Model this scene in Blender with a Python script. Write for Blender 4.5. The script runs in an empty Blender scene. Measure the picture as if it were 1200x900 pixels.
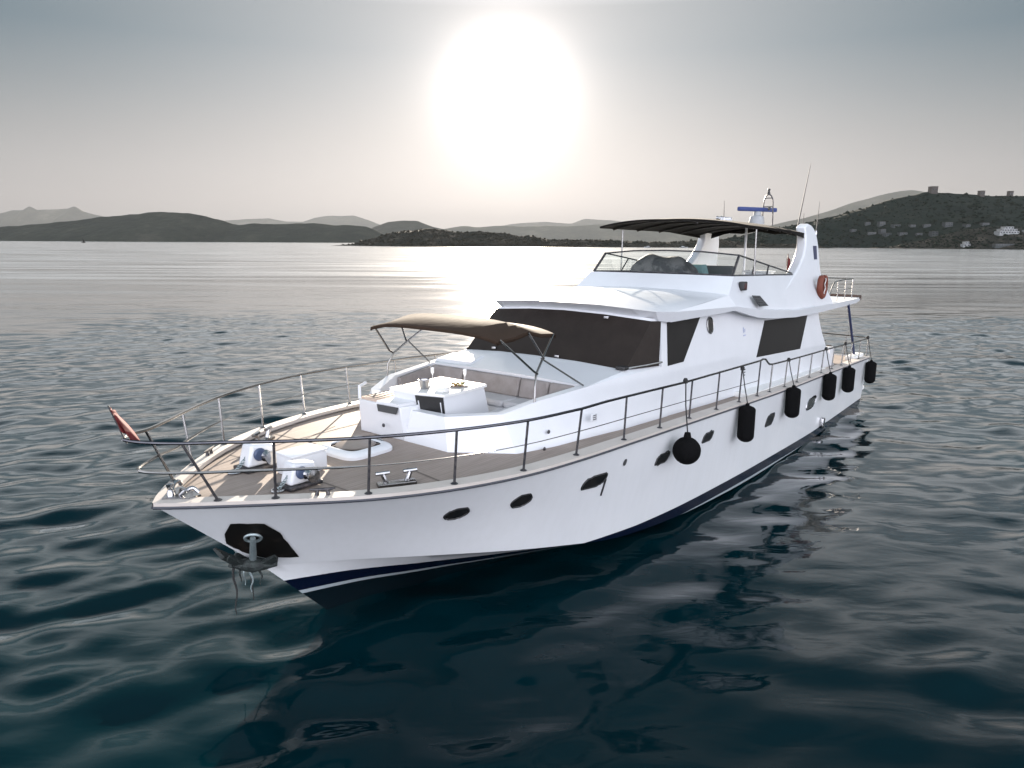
import bpy, bmesh, math, random
import numpy as np
from mathutils import Vector, Matrix

random.seed(7)
rng = np.random.default_rng(7)
R = math.radians
scene = bpy.context.scene
COL = scene.collection

# ------------------------------------------------------------------ camera
PITCH, ROLL, CAM_H = R(11.2435), R(0.2965), 6.0
cam_d = bpy.data.cameras.new("camera")
cam_d.sensor_width = 36.0
cam_d.lens = 836.66 / 1200.0 * 36.0
cam_d.clip_start = 0.1
cam_d.clip_end = 60000
cam = bpy.data.objects.new("camera", cam_d)
COL.objects.link(cam)
r0, up0 = Vector((1, 0, 0)), Vector((0, math.sin(PITCH), math.cos(PITCH)))
fw = Vector((0, math.cos(PITCH), -math.sin(PITCH)))
rx = r0 * math.cos(ROLL) + up0 * math.sin(ROLL)
ux = up0 * math.cos(ROLL) - r0 * math.sin(ROLL)
m = Matrix((rx, ux, -fw)).transposed().to_4x4()
m.translation = Vector((0, 0, CAM_H))
cam.matrix_world = m
scene.camera = cam

# ------------------------------------------------------------------ world and sun
SUN_EL, SUN_AZ = R(11.0), R(-0.5)
SUN_DIR = Vector((math.sin(SUN_AZ) * math.cos(SUN_EL), math.cos(SUN_AZ) * math.cos(SUN_EL), math.sin(SUN_EL)))
EXPOSURE = 2.0
world = bpy.data.worlds.new("World")
scene.world = world
world.use_nodes = True
nt = world.node_tree
nt.nodes.clear()


def N(tree, kind, **kw):
    n = tree.nodes.new(kind)
    for k, v in kw.items():
        setattr(n, k, v)
    return n


def math_node(tree, op, a, b=None, clamp=False):
    n = N(tree, 'ShaderNodeMath', operation=op, use_clamp=clamp)
    for i, x in enumerate((a, b)):
        if x is None:
            continue
        if isinstance(x, (int, float)):
            n.inputs[i].default_value = x
        else:
            tree.links.new(x, n.inputs[i])
    return n.outputs[0]


def ramp_node(tree, fac, stops, interp='LINEAR'):
    n = N(tree, 'ShaderNodeValToRGB')
    n.color_ramp.interpolation = interp
    el = n.color_ramp.elements
    while len(el) < len(stops):
        el.new(0.5)
    for e, (p, c) in zip(el, stops):
        e.position = p
        e.color = (*c, 1) if len(c) == 3 else c
    tree.links.new(fac, n.inputs[0])
    return n.outputs[0]


def mix_rgb(tree, blend, fac, a, b):
    n = N(tree, 'ShaderNodeMix', data_type='RGBA', blend_type=blend)
    for idx, x in ((0, fac), (6, a), (7, b)):
        if isinstance(x, (int, float)):
            n.inputs[idx].default_value = x
        elif isinstance(x, tuple):
            n.inputs[idx].default_value = (*x, 1)
        else:
            tree.links.new(x, n.inputs[idx])
    return n.outputs[2]


sky = N(nt, 'ShaderNodeTexSky', sky_type='NISHITA')
sky.sun_disc = False
sky.sun_elevation = SUN_EL
sky.sun_rotation = SUN_AZ
sky.altitude = 0
sky.air_density = 1.0
sky.dust_density = 3.0
tc = N(nt, 'ShaderNodeTexCoord')
sep = N(nt, 'ShaderNodeSeparateXYZ')
nt.links.new(tc.outputs['Generated'], sep.inputs[0])
dot = N(nt, 'ShaderNodeVectorMath', operation='DOT_PRODUCT')
nt.links.new(tc.outputs['Generated'], dot.inputs[0])
dot.inputs[1].default_value = SUN_DIR
cosg = math_node(nt, 'MAXIMUM', dot.outputs['Value'], 0.0)
# hazy evening veil: pale and pinkish at the horizon, slate higher up, then an added bright band for the water to mirror
veil = ramp_node(nt, math_node(nt, 'MAXIMUM', sep.outputs[2], 0.0), [
    (0.0, (0.53, 0.49, 0.475)), (0.05, (0.52, 0.495, 0.485)), (0.09, (0.445, 0.44, 0.44)), (0.13, (0.345, 0.36, 0.37)), (0.18, (0.22, 0.265, 0.295)),
    (0.235, (0.105, 0.178, 0.228)), (0.285, (0.12, 0.185, 0.23)), (0.35, (1.0, 1.05, 1.1)), (0.50, (0.90, 1.0, 1.08)), (0.66, (0.28, 0.40, 0.48)), (0.80, (0.28, 0.40, 0.48)), (1.0, (0.26, 0.36, 0.44))])
back = N(nt, 'ShaderNodeMapRange', interpolation_type='SMOOTHSTEP')
nt.links.new(sep.outputs[1], back.inputs[0])
back.inputs[1].default_value = 0.30
back.inputs[2].default_value = -0.75
back.inputs[3].default_value = 0.0
back.inputs[4].default_value = 1.0
low = N(nt, 'ShaderNodeMapRange', interpolation_type='SMOOTHSTEP')
nt.links.new(sep.outputs[2], low.inputs[0])
low.inputs[1].default_value = 0.75
low.inputs[2].default_value = 0.10
low.inputs[3].default_value = 0.5
low.inputs[4].default_value = 4.1
# added fill: bright low sky behind the camera to light the near side
back_fill = mix_rgb(nt, 'MULTIPLY', 1.0, math_node(nt, 'MULTIPLY', back.outputs[0], low.outputs[0]), (0.96, 0.97, 1.09))
veil = mix_rgb(nt, 'ADD', 1.0, veil, back_fill)
glow_a = math_node(nt, 'MULTIPLY', math_node(nt, 'POWER', cosg, 10.0), 0.41)
glow_b = math_node(nt, 'MULTIPLY', math_node(nt, 'POWER', cosg, 140.0), 0.36)
glow_c = math_node(nt, 'MULTIPLY', math_node(nt, 'POWER', cosg, 520.0), 1.9)
glow = math_node(nt, 'ADD', math_node(nt, 'ADD', glow_a, glow_b), glow_c)
glow_col = mix_rgb(nt, 'MULTIPLY', 1.0, glow, (1.0, 0.885, 0.825))
haze_sky = mix_rgb(nt, 'ADD', 1.0, veil, glow_col)
hs = N(nt, 'ShaderNodeHueSaturation')
hs.inputs['Saturation'].default_value = 0.45
nt.links.new(sky.outputs[0], hs.inputs['Color'])
SKY_SCALE = 10.0 / (2 ** EXPOSURE)
scaled = mix_rgb(nt, 'MULTIPLY', 1.0, haze_sky, (SKY_SCALE, SKY_SCALE, SKY_SCALE))
final = mix_rgb(nt, 'MIX', 0.008, scaled, hs.outputs[0])
bg = N(nt, 'ShaderNodeBackground')
bg.inputs[1].default_value = 0.1
nt.links.new(final, bg.inputs[0])
wo = N(nt, 'ShaderNodeOutputWorld')
nt.links.new(bg.outputs[0], wo.inputs[0])

sun_d = bpy.data.lights.new("sun", 'SUN')
sun_d.energy = 5.0
sun_d.angle = R(0.5)
sun_d.color = (1.0, 0.87, 0.72)
sun = bpy.data.objects.new("sun", sun_d)
COL.objects.link(sun)
sun.rotation_euler = SUN_DIR.to_track_quat('Z', 'Y').to_euler()
sun.location = (0, 60, 60)

scene.view_settings.view_transform = 'Standard'
scene.view_settings.look = 'None'
scene.view_settings.gamma = 1.0
scene.view_settings.exposure = EXPOSURE
scene.view_settings.use_curve_mapping = False
scene.cycles.use_denoising = True
scene.cycles.sample_clamp_indirect = 4.0
scene.cycles.max_bounces = 8
scene.cycles.transparent_max_bounces = 12
scene.cycles.caustics_reflective = False
scene.cycles.caustics_refractive = False


# ------------------------------------------------------------------ materials
def mat(name, color, rough=0.5, metal=0.0, spec=0.5, coat=0.0, noise=None, bump=None, coord='Object'):
    """noise=(scale, second colour, low, high); bump=(scale, strength, distance)"""
    M = bpy.data.materials.new(name)
    M.use_nodes = True
    t = M.node_tree
    b = t.nodes['Principled BSDF']
    b.inputs['Base Color'].default_value = (*color, 1)
    b.inputs['Roughness'].default_value = rough
    b.inputs['Metallic'].default_value = metal
    b.inputs['Specular IOR Level'].default_value = spec
    b.inputs['Coat Weight'].default_value = coat
    b.inputs['Coat Roughness'].default_value = 0.08
    if noise or bump:
        c = N(t, 'ShaderNodeTexCoord')
    if noise:
        n = N(t, 'ShaderNodeTexNoise')
        n.inputs['Scale'].default_value = noise[0]
        n.inputs['Detail'].default_value = 6
        n.inputs['Roughness'].default_value = 0.6
        t.links.new(c.outputs[coord], n.inputs['Vector'])
        t.links.new(ramp_node(t, n.outputs[0], [(noise[2], color), (noise[3], noise[1])]), b.inputs['Base Color'])
    if bump:
        n = N(t, 'ShaderNodeTexNoise')
        n.inputs['Scale'].default_value = bump[0]
        n.inputs['Detail'].default_value = 5
        t.links.new(c.outputs[coord], n.inputs['Vector'])
        bn = N(t, 'ShaderNodeBump')
        bn.inputs['Strength'].default_value = bump[1]
        bn.inputs['Distance'].default_value = bump[2]
        t.links.new(n.outputs[0], bn.inputs['Height'])
        t.links.new(bn.outputs[0], b.inputs['Normal'])
    return M


GEL = mat('white_gelcoat', (0.70, 0.71, 0.735), 0.3, coat=0.2, noise=(0.9, (0.645, 0.655, 0.68), 0.35, 0.75))
GEL_MATT = mat('white_nonslip', (0.78, 0.775, 0.76), 0.6, noise=(2.0, (0.72, 0.715, 0.70), 0.35, 0.7), bump=(90, 0.15, 0.004))
STEEL = mat('stainless_steel', (0.24, 0.235, 0.23), 0.2, metal=1.0, noise=(9, (0.19, 0.185, 0.18), 0.4, 0.7))
CHROME = mat('polished_steel', (0.40, 0.40, 0.41), 0.14, metal=1.0, noise=(14, (0.30, 0.30, 0.31), 0.4, 0.7))
RAILDARK = mat('shaded_rail_steel', (0.085, 0.085, 0.095), 0.16, metal=1.0, noise=(7, (0.06, 0.06, 0.068), 0.4, 0.7))  # same stainless, darkened: reflections of dark sea and hull put into its colour
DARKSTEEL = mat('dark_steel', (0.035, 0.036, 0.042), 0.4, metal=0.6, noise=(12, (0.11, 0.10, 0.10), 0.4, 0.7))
RUB = mat('dark_rub_strip', (0.045, 0.048, 0.06), 0.45)
CANVAS = mat('brown_mesh_canvas', (0.016, 0.0115, 0.0095), 0.65, spec=0.22, noise=(1.6, (0.024, 0.018, 0.015), 0.35, 0.7), bump=(7, 0.25, 0.03))
BLACKWIN = mat('dark_window_screen', (0.007, 0.006, 0.0055), 0.5, spec=0.25, noise=(2.2, (0.011, 0.0095, 0.009), 0.35, 0.7))
GLASSDARK = mat('dark_glass', (0.010, 0.010, 0.011), 0.12, spec=0.5, noise=(4, (0.02, 0.018, 0.017), 0.4, 0.7))
BLACKCLOTH = mat('black_fleece', (0.004, 0.004, 0.0042), 0.95, spec=0.06, noise=(30, (0.008, 0.008, 0.0085), 0.3, 0.7), bump=(160, 0.5, 0.01))
BLACK = mat('black_plastic', (0.012, 0.012, 0.013), 0.45)
SOCKET = mat('black_pocket_paint', (0.005, 0.004, 0.0035), 0.5, spec=0.25, noise=(5, (0.03, 0.022, 0.017), 0.55, 0.75))
ROPE = mat('black_rope', (0.02, 0.02, 0.02), 0.9, bump=(220, 0.6, 0.005))
NAVY = mat('navy_paint', (0.012, 0.022, 0.075), 0.35)
DISC = mat('slate_blue_paint', (0.055, 0.08, 0.15), 0.4, noise=(8, (0.08, 0.10, 0.16), 0.4, 0.7))
BLUE = mat('blue_cover', (0.02, 0.04, 0.16), 0.6)
CUSH = mat('grey_upholstery', (0.30, 0.275, 0.265), 0.85, spec=0.2, noise=(5, (0.24, 0.215, 0.205), 0.35, 0.7), bump=(14, 0.3, 0.02))
CUSHW = mat('pale_upholstery', (0.55, 0.55, 0.57), 0.8, spec=0.2, noise=(3, (0.49, 0.49, 0.51), 0.35, 0.7), bump=(9, 0.25, 0.02))
ORANGE = mat('faded_orange', (0.17, 0.040, 0.020), 0.7, noise=(8, (0.12, 0.028, 0.015), 0.35, 0.7))
RED = mat('red_cloth', (0.13, 0.010, 0.010), 0.85, noise=(10, (0.085, 0.008, 0.008), 0.35, 0.7))
RUBBER = mat('grey_rubber', (0.05, 0.05, 0.052), 0.7)
TEAL = mat('teal_cover', (0.10, 0.19, 0.19), 0.8, noise=(6, (0.14, 0.24, 0.24), 0.35, 0.7))
TARP = mat('grey_tarpaulin', (0.10, 0.095, 0.09), 0.7, noise=(3, (0.025, 0.024, 0.024), 0.45, 0.6), bump=(6, 0.5, 0.05))
FOOD = mat('fruit', (0.32, 0.16, 0.05), 0.5, noise=(14, (0.20, 0.22, 0.06), 0.4, 0.6))
WOOD = mat('varnished_trim', (0.07, 0.032, 0.018), 0.4, noise=(6, (0.04, 0.02, 0.012), 0.35, 0.7))
PINK = mat('dark_red_lens', (0.05, 0.006, 0.006), 0.3)
GALV = mat('galvanised_steel', (0.36, 0.42, 0.43), 0.5, metal=0.7, noise=(9, (0.25, 0.30, 0.31), 0.4, 0.7))
WEED = mat('weedy_iron', (0.008, 0.012, 0.012), 0.7, noise=(14, (0.028, 0.038, 0.036), 0.45, 0.7), bump=(30, 0.8, 0.02))


def teak_mat():
    M = bpy.data.materials.new('teak_deck')
    M.use_nodes = True
    t = M.node_tree
    b = t.nodes['Principled BSDF']
    c = N(t, 'ShaderNodeTexCoord')
    mp = N(t, 'ShaderNodeMapping')
    mp.inputs['Scale'].default_value = (0.7, 9.0, 1.0)
    t.links.new(c.outputs['Object'], mp.inputs[0])
    n = N(t, 'ShaderNodeTexNoise')
    n.inputs['Scale'].default_value = 2.5
    n.inputs['Detail'].default_value = 7
    t.links.new(mp.outputs[0], n.inputs['Vector'])
    col = ramp_node(t, n.outputs[0], [(0.3, (0.285, 0.232, 0.200)), (0.7, (0.355, 0.295, 0.258))])
    n2 = N(t, 'ShaderNodeTexNoise')
    n2.inputs['Scale'].default_value = 0.8
    n2.inputs['Detail'].default_value = 4
    t.links.new(c.outputs['Object'], n2.inputs['Vector'])
    col = mix_rgb(t, 'MULTIPLY', 1.0, col, ramp_node(t, n2.outputs[0], [(0.35, (0.86, 0.85, 0.84)), (0.7, (1, 1, 1))]))
    s = N(t, 'ShaderNodeSeparateXYZ')
    t.links.new(c.outputs['Object'], s.inputs[0])
    fr = math_node(t, 'FRACT', math_node(t, 'DIVIDE', s.outputs[1], 0.062))
    line = math_node(t, 'LESS_THAN', fr, 0.10)
    col = mix_rgb(t, 'MIX', math_node(t, 'MULTIPLY', line, 0.45), col, (0.10, 0.085, 0.075))
    t.links.new(col, b.inputs['Base Color'])
    b.inputs['Roughness'].default_value = 0.65
    b.inputs['Specular IOR Level'].default_value = 0.25
    return M


TEAK = teak_mat()
SEAM = mat('deck_seam_caulk', (0.16, 0.13, 0.11), 0.8)


def bimini_mat():
    M = mat('brown_awning_canvas', (0.062, 0.040, 0.028), 0.8, spec=0.2, noise=(3, (0.050, 0.032, 0.022), 0.35, 0.7), bump=(5, 0.2, 0.02))
    t = M.node_tree
    b = t.nodes['Principled BSDF']
    tr = N(t, 'ShaderNodeBsdfTranslucent')
    tr.inputs[0].default_value = (0.10, 0.058, 0.036, 1)
    mx = N(t, 'ShaderNodeMixShader')
    mx.inputs[0].default_value = 0.3
    t.links.new(b.outputs[0], mx.inputs[1])
    t.links.new(tr.outputs[0], mx.inputs[2])
    t.links.new(mx.outputs[0], t.nodes['Material Output'].inputs[0])
    return M


AWNING = bimini_mat()


def glass_mat(name, tint=(0.86, 0.92, 0.92)):
    M = bpy.data.materials.new(name)
    M.use_nodes = True
    t = M.node_tree
    b = t.nodes['Principled BSDF']
    b.inputs['Base Color'].default_value = (*tint, 1)
    b.inputs['Roughness'].default_value = 0.02
    b.inputs['IOR'].default_value = 1.45
    b.inputs['Transmission Weight'].default_value = 1.0
    # thin sheet: light passes straight through apart from the reflection
    gl = N(t, 'ShaderNodeBsdfGlossy')
    gl.inputs['Roughness'].default_value = 0.03
    tp = N(t, 'ShaderNodeBsdfTransparent')
    tp.inputs[0].default_value = (*tint, 1)
    lw = N(t, 'ShaderNodeLayerWeight')
    lw.inputs[0].default_value = 0.5
    f3 = math_node(t, 'MULTIPLY', math_node(t, 'POWER', lw.outputs['Facing'], 3.5), 0.45)
    fac = math_node(t, 'ADD', f3, 0.02)
    mx = N(t, 'ShaderNodeMixShader')
    t.links.new(fac, mx.inputs[0])
    t.links.new(tp.outputs[0], mx.inputs[1])
    t.links.new(gl.outputs[0], mx.inputs[2])
    t.links.new(mx.outputs[0], t.nodes['Material Output'].inputs[0])
    return M


GLASS = glass_mat('clear_glass', (0.94, 0.96, 0.965))
WINEGLASS = glass_mat('flute_glass', (0.95, 0.96, 0.96))


def hull_mat():
    M = bpy.data.materials.new('hull_paint')
    M.use_nodes = True
    t = M.node_tree
    b = t.nodes['Principled BSDF']
    c = N(t, 'ShaderNodeTexCoord')
    s = N(t, 'ShaderNodeSeparateXYZ')
    t.links.new(c.outputs['Object'], s.inputs[0])
    fu = math_node(t, 'DIVIDE', s.outputs[0], 26.0)
    pts = [(0, .95), (1.8, .86), (3.3, .80), (5, .68), (8, .52), (9.8, .48), (12.6, .42), (15.3, .36), (18.6, .27), (26, .22)]
    top = ramp_node(t, fu, [(u / 26.0, (z, z, z)) for u, z in pts])
    d = math_node(t, 'SUBTRACT', s.outputs[2], top)      # height above the upper edge of the navy band
    n = N(t, 'ShaderNodeTexNoise')
    n.inputs['Scale'].default_value = 0.5
    n.inputs['Detail'].default_value = 6
    t.links.new(c.outputs['Object'], n.inputs['Vector'])
    white = ramp_node(t, n.outputs[0], [(0.35, (0.785, 0.79, 0.80)), (0.7, (0.735, 0.745, 0.76))])
    mp = N(t, 'ShaderNodeMapping')
    mp.inputs['Scale'].default_value = (5.0, 5.0, 0.35)
    t.links.new(c.outputs['Object'], mp.inputs[0])
    n3 = N(t, 'ShaderNodeTexNoise')
    n3.inputs['Scale'].default_value = 1.5
    n3.inputs['Detail'].default_value = 5
    t.links.new(mp.outputs[0], n3.inputs['Vector'])
    white = mix_rgb(t, 'MULTIPLY', 1.0, white, ramp_node(t, n3.outputs[0], [(0.3, (0.975, 0.975, 0.97)), (0.6, (1, 1, 1))]))
    col = mix_rgb(t, 'MIX', math_node(t, 'LESS_THAN', d, 0.0), white, (0.002, 0.004, 0.016))
    col = mix_rgb(t, 'MIX', math_node(t, 'LESS_THAN', d, -0.255), col, (0.34, 0.38, 0.40))
    col = mix_rgb(t, 'MIX', math_node(t, 'LESS_THAN', d, -0.325), col, (0.003, 0.007, 0.010))
    t.links.new(col, b.inputs['Base Color'])
    b.inputs['Roughness'].default_value = 0.25
    b.inputs['Coat Weight'].default_value = 0.4
    b.inputs['Coat Roughness'].default_value = 0.06
    return M


HULL = hull_mat()


# ------------------------------------------------------------------ mesh helpers
def L(u, v, z):
    """yacht frame: u aft of the stem head, v to port, z above water"""
    return Vector((u, -v, z))


class MB:
    def __init__(self):
        self.bm = bmesh.new()

    def verts(self, pts):
        return [self.bm.verts.new(p) for p in pts]

    def face(self, vs):
        try:
            return self.bm.faces.new(vs)
        except ValueError:
            return None

    def poly(self, pts):
        return self.face(self.verts(pts))

    def grid(self, rows, close=False):
        V = [self.verts(r) for r in rows]
        for a, b in zip(V, V[1:]):
            k = len(a)
            for i in range(k if close else k - 1):
                j = (i + 1) % k
                self.face([a[i], a[j], b[j], b[i]])
        return V

    def prism(self, pts, off):
        """closed polygon pts extruded by vector off"""
        off = Vector(off)
        a = self.verts([Vector(p) for p in pts])
        b = self.verts([Vector(p) + off for p in pts])
        n = len(a)
        self.face(a[::-1])
        self.face(b)
        for i in range(n):
            j = (i + 1) % n
            self.face([a[i], a[j], b[j], b[i]])
        return self

    def hexa(self, bot, top):
        """loft between two polygons with the same number of corners, capped"""
        a, b = self.verts(bot), self.verts(top)
        n = len(a)
        self.face(a[::-1])
        self.face(b)
        for i in range(n):
            j = (i + 1) % n
            self.face([a[i], a[j], b[j], b[i]])
        return self

    def box(self, c, s, bevel=0.0, rot=None):
        c, s = Vector(c), Vector(s) * 0.5
        co = []
        for sx, sy, sz in ((-1, -1, -1), (1, -1, -1), (1, 1, -1), (-1, 1, -1), (-1, -1, 1), (1, -1, 1), (1, 1, 1), (-1, 1, 1)):
            p = Vector((sx * s.x, sy * s.y, sz * s.z))
            if rot is not None:
                p = rot @ p
            co.append(c + p)
        v = self.verts(co)
        fs = [self.face([v[i] for i in q]) for q in ((3, 2, 1, 0), (4, 5, 6, 7), (0, 1, 5, 4), (1, 2, 6, 5), (2, 3, 7, 6), (3, 0, 4, 7))]
        if bevel:
            ed = list({e for f in fs for e in f.edges})
            bmesh.ops.bevel(self.bm, geom=ed, offset=bevel, segments=2, affect='EDGES', profile=0.6)
        return self

    def tube(self, pts, r, n=8, cap=True, closed=False):
        pts = [Vector(p) for p in pts]
        k = len(pts)
        rad = r if isinstance(r, (list, tuple)) else [r] * k
        rows = []
        ref = None
        for i, p in enumerate(pts):
            if closed:
                d = pts[(i + 1) % k] - pts[i - 1]
            else:
                d = pts[min(i + 1, k - 1)] - pts[max(i - 1, 0)]
            d.normalize()
            if ref is None:
                ref = Vector((0, 0, 1)) if abs(d.z) < 0.9 else Vector((1, 0, 0))
            a = d.cross(ref)
            if a.length < 1e-4:
                a = d.cross(Vector((0, 1, 0)))
            a.normalize()
            b = a.cross(d).normalized()
            ref = b
            rows.append([p + (a * math.cos(t) + b * math.sin(t)) * rad[i] for t in [2 * math.pi * q / n for q in range(n)]])
        if closed:
            rows.append(rows[0])
        V = self.grid(rows, close=True)
        if cap and not closed:
            self.face(V[0][::-1])
            self.face(V[-1])
        return self

    def lathe(self, prof, c=(0, 0, 0), n=20, axis='Z', rot=None):
        """prof: (radius, height) list"""
        c = Vector(c)
        rows = []
        for r, h in prof:
            row = []
            for q in range(n):
                t = 2 * math.pi * q / n
                p = Vector((r * math.cos(t), r * math.sin(t), h))
                if axis == 'X':
                    p = Vector((p.z, p.x, p.y))
                elif axis == 'Y':
                    p = Vector((p.y, p.z, p.x))
                if rot is not None:
                    p = rot @ p
                row.append(c + p)
            rows.append(row)
        V = self.grid(rows, close=True)
        self.face(V[0][::-1])
        self.face(V[-1])
        return self

    def build(self, name, material, parent=None, smooth=True, angle=35, merge=0.0005, recalc=True):
        bm = self.bm
        if merge:
            bmesh.ops.remove_doubles(bm, verts=bm.verts, dist=merge)
        if recalc:
            bmesh.ops.recalc_face_normals(bm, faces=bm.faces)
        me = bpy.data.meshes.new(name)
        bm.to_mesh(me)
        bm.free()
        for mm in (material if isinstance(material, (list, tuple)) else [material]):
            me.materials.append(mm)
        if smooth:
            me.polygons.foreach_set('use_smooth', [True] * len(me.polygons))
            me.set_sharp_from_angle(angle=R(angle))
        o = bpy.data.objects.new(name, me)
        COL.objects.link(o)
        if parent is not None:
            o.parent = parent
        return o


def tag(o, label=None, cat=None, group=None, kind=None):
    if label:
        o['label'] = label
    if cat:
        o['category'] = cat
    if group:
        o['group'] = group
    if kind:
        o['kind'] = kind
    return o


def empty(name, loc=(0, 0, 0), rz=0.0, parent=None):
    o = bpy.data.objects.new(name, None)
    COL.objects.link(o)
    o.location = loc
    o.rotation_euler = (0, 0, rz)
    o.empty_display_size = 0.3
    if parent is not None:
        o.parent = parent
    return o


def spline(pts, n):
    """smooth curve through points (finite-difference Hermite), n samples"""
    P = np.array(pts, float)
    d = np.r_[0, np.cumsum(np.linalg.norm(np.diff(P, axis=0), axis=1))]
    T = np.gradient(P, d, axis=0, edge_order=1)
    s = np.linspace(0, d[-1], n)
    i = np.clip(np.searchsorted(d, s, side='right') - 1, 0, len(d) - 2)
    h = (d[i + 1] - d[i])[:, None]
    t = ((s - d[i]) / h[:, 0])[:, None]
    return ((2 * t ** 3 - 3 * t ** 2 + 1) * P[i] + (t ** 3 - 2 * t ** 2 + t) * h * T[i]
            + (-2 * t ** 3 + 3 * t ** 2) * P[i + 1] + (t ** 3 - t ** 2) * h * T[i + 1])


# ------------------------------------------------------------------ sea
YX, YY, YTH = -4.660110516625997, 8.78985467981348, R(50.81026586)
A2 = np.array([math.cos(YTH), math.sin(YTH)])


def axis_coords(lo, hi, step, far_lo, far_hi, growth):
    c = list(np.arange(lo, hi + step / 2, step))
    s, x = step, c[-1]
    while x < far_hi:
        s *= growth
        x += s
        c.append(x)
    s, x = step, c[0]
    out = []
    while x > far_lo:
        s *= growth
        x -= s
        out.append(x)
    return np.array(out[::-1] + c)


def build_sea():
    xs = axis_coords(-26, 40, 0.16, -40000, 40000, 1.075)
    ys = axis_coords(1, 56, 0.15, -40000, 40000, 1.075)
    X, Y = np.meshgrid(xs, ys)
    sx = np.gradient(xs)[None, :]
    sy = np.gradient(ys)[:, None]
    sp = np.maximum(sx, sy) + 0 * X
    Z = np.zeros_like(X)
    r = np.random.default_rng(11)
    comps = []
    for lam, amp, n, spread in ((9.0, 0.019, 5, 14), (4.6, 0.0145, 8, 20), (2.6, 0.0125, 12, 26), (1.5, 0.0098, 14, 34), (0.85, 0.0046, 14, 45)):
        for _ in range(n):
            lam_i = lam * r.uniform(0.75, 1.3)
            th = R(97 + r.normal(0, spread))
            comps.append((lam_i, amp * r.uniform(0.6, 1.2), th, r.uniform(0, 6.28)))
    # slow variation of wave height over the water: calmer and busier patches
    patch = 0.8 + 0.35 * np.sin(X * 0.11 + 1.0 + 0.6 * np.sin(Y * 0.07)) * np.sin(Y * 0.09 + 0.4) + 0.2 * np.sin(X * 0.031 - Y * 0.05 + 2)
    # the hull shelters the water on its port side
    du = (X - YX) * A2[0] + (Y - YY) * A2[1]
    dv = (X - YX) * A2[1] - (Y - YY) * A2[0]
    lee = np.exp(-(np.clip((du - 10) / 11, -9, 9) ** 2) - (np.clip((dv - 5.0) / 4.5, -9, 9) ** 2))
    damp = 1 - 0.68 * lee
    for lam, amp, th, ph in comps:
        k = 2 * math.pi / lam
        wgt = np.clip(lam / (3.0 * sp) - 0.6, 0, 1)
        a = k * (X * math.cos(th) + Y * math.sin(th)) + ph + 0.7 * np.sin(0.23 * X + 0.31 * Y + ph)
        Z += wgt * amp * (np.sin(a) + 0.18 * np.sin(2 * a + 0.6))
    Z *= patch * damp * 0.72
    co = np.stack([X, Y, Z], -1).reshape(-1, 3)
    ny, nx = X.shape
    idx = np.arange(ny * nx).reshape(ny, nx)
    q = np.stack([idx[:-1, :-1], idx[:-1, 1:], idx[1:, 1:], idx[1:, :-1]], -1).reshape(-1, 4)
    me = bpy.data.meshes.new('sea')
    me.vertices.add(len(co))
    me.vertices.foreach_set('co', co.ravel())
    me.loops.add(q.size)
    me.loops.foreach_set('vertex_index', q.ravel())
    me.polygons.add(len(q))
    me.polygons.foreach_set('loop_start', np.arange(0, q.size, 4))
    me.polygons.foreach_set('use_smooth', np.ones(len(q), bool))
    me.update()
    me.validate()
    M = bpy.data.materials.new('sea_water')
    M.use_nodes = True
    t = M.node_tree
    t.nodes.remove(t.nodes['Principled BSDF'])
    body = N(t, 'ShaderNodeBsdfDiffuse')
    mirror = N(t, 'ShaderNodeBsdfGlossy')
    mirror.inputs['Roughness'].default_value = 0.04
    lw = N(t, 'ShaderNodeLayerWeight')
    lw.inputs[0].default_value = 0.5
    fac = ramp_node(t, lw.outputs['Facing'], [(v, (f, f, f)) for v, f in ((0.0, .012), (0.45, .016), (0.535, .042), (0.64, .17), (0.74, .43), (0.81, .68), (0.88, .90), (1.0, 1.0))])
    wmix = N(t, 'ShaderNodeMixShader')
    cg = N(t, 'ShaderNodeTexCoord')
    dist = N(t, 'ShaderNodeVectorMath', operation='DISTANCE')
    t.links.new(cg.outputs['Object'], dist.inputs[0])
    dist.inputs[1].default_value = (6, 18, 0)
    ruf = N(t, 'ShaderNodeMapRange')
    t.links.new(dist.outputs['Value'], ruf.inputs[0])
    ruf.inputs[1].default_value = 22
    ruf.inputs[2].default_value = 130
    ruf.inputs[3].default_value = 0.075
    ruf.inputs[4].default_value = 0.23
    t.links.new(fac, wmix.inputs[0])
    t.links.new(body.outputs[0], wmix.inputs[1])
    t.links.new(mirror.outputs[0], wmix.inputs[2])
    t.links.new(wmix.outputs[0], t.nodes['Material Output'].inputs[0])
    c = N(t, 'ShaderNodeTexCoord')
    n = N(t, 'ShaderNodeTexNoise')
    n.inputs['Scale'].default_value = 0.05
    n.inputs['Detail'].default_value = 3
    t.links.new(c.outputs['Object'], n.inputs['Vector'])
    t.links.new(ramp_node(t, n.outputs[0], [(0.35, (0.0004, 0.0115, 0.0160)), (0.7, (0.0005, 0.0140, 0.0185))]), body.inputs[0])
    hs_ = []
    for sc, stretch, rot in ((0.55, 2.6, 8), (1.7, 2.4, -6), (5.0, 1.8, 3)):
        mp = N(t, 'ShaderNodeMapping')
        mp.inputs['Rotation'].default_value = (0, 0, R(rot))
        mp.inputs['Scale'].default_value = (sc / stretch, sc, sc)
        t.links.new(c.outputs['Object'], mp.inputs[0])
        nn = N(t, 'ShaderNodeTexNoise')
        nn.inputs['Scale'].default_value = 1.0
        nn.inputs['Detail'].default_value = 2.5
        nn.inputs['Distortion'].default_value = 0.6
        t.links.new(mp.outputs[0], nn.inputs['Vector'])
        hs_.append(nn.outputs[0])
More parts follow.
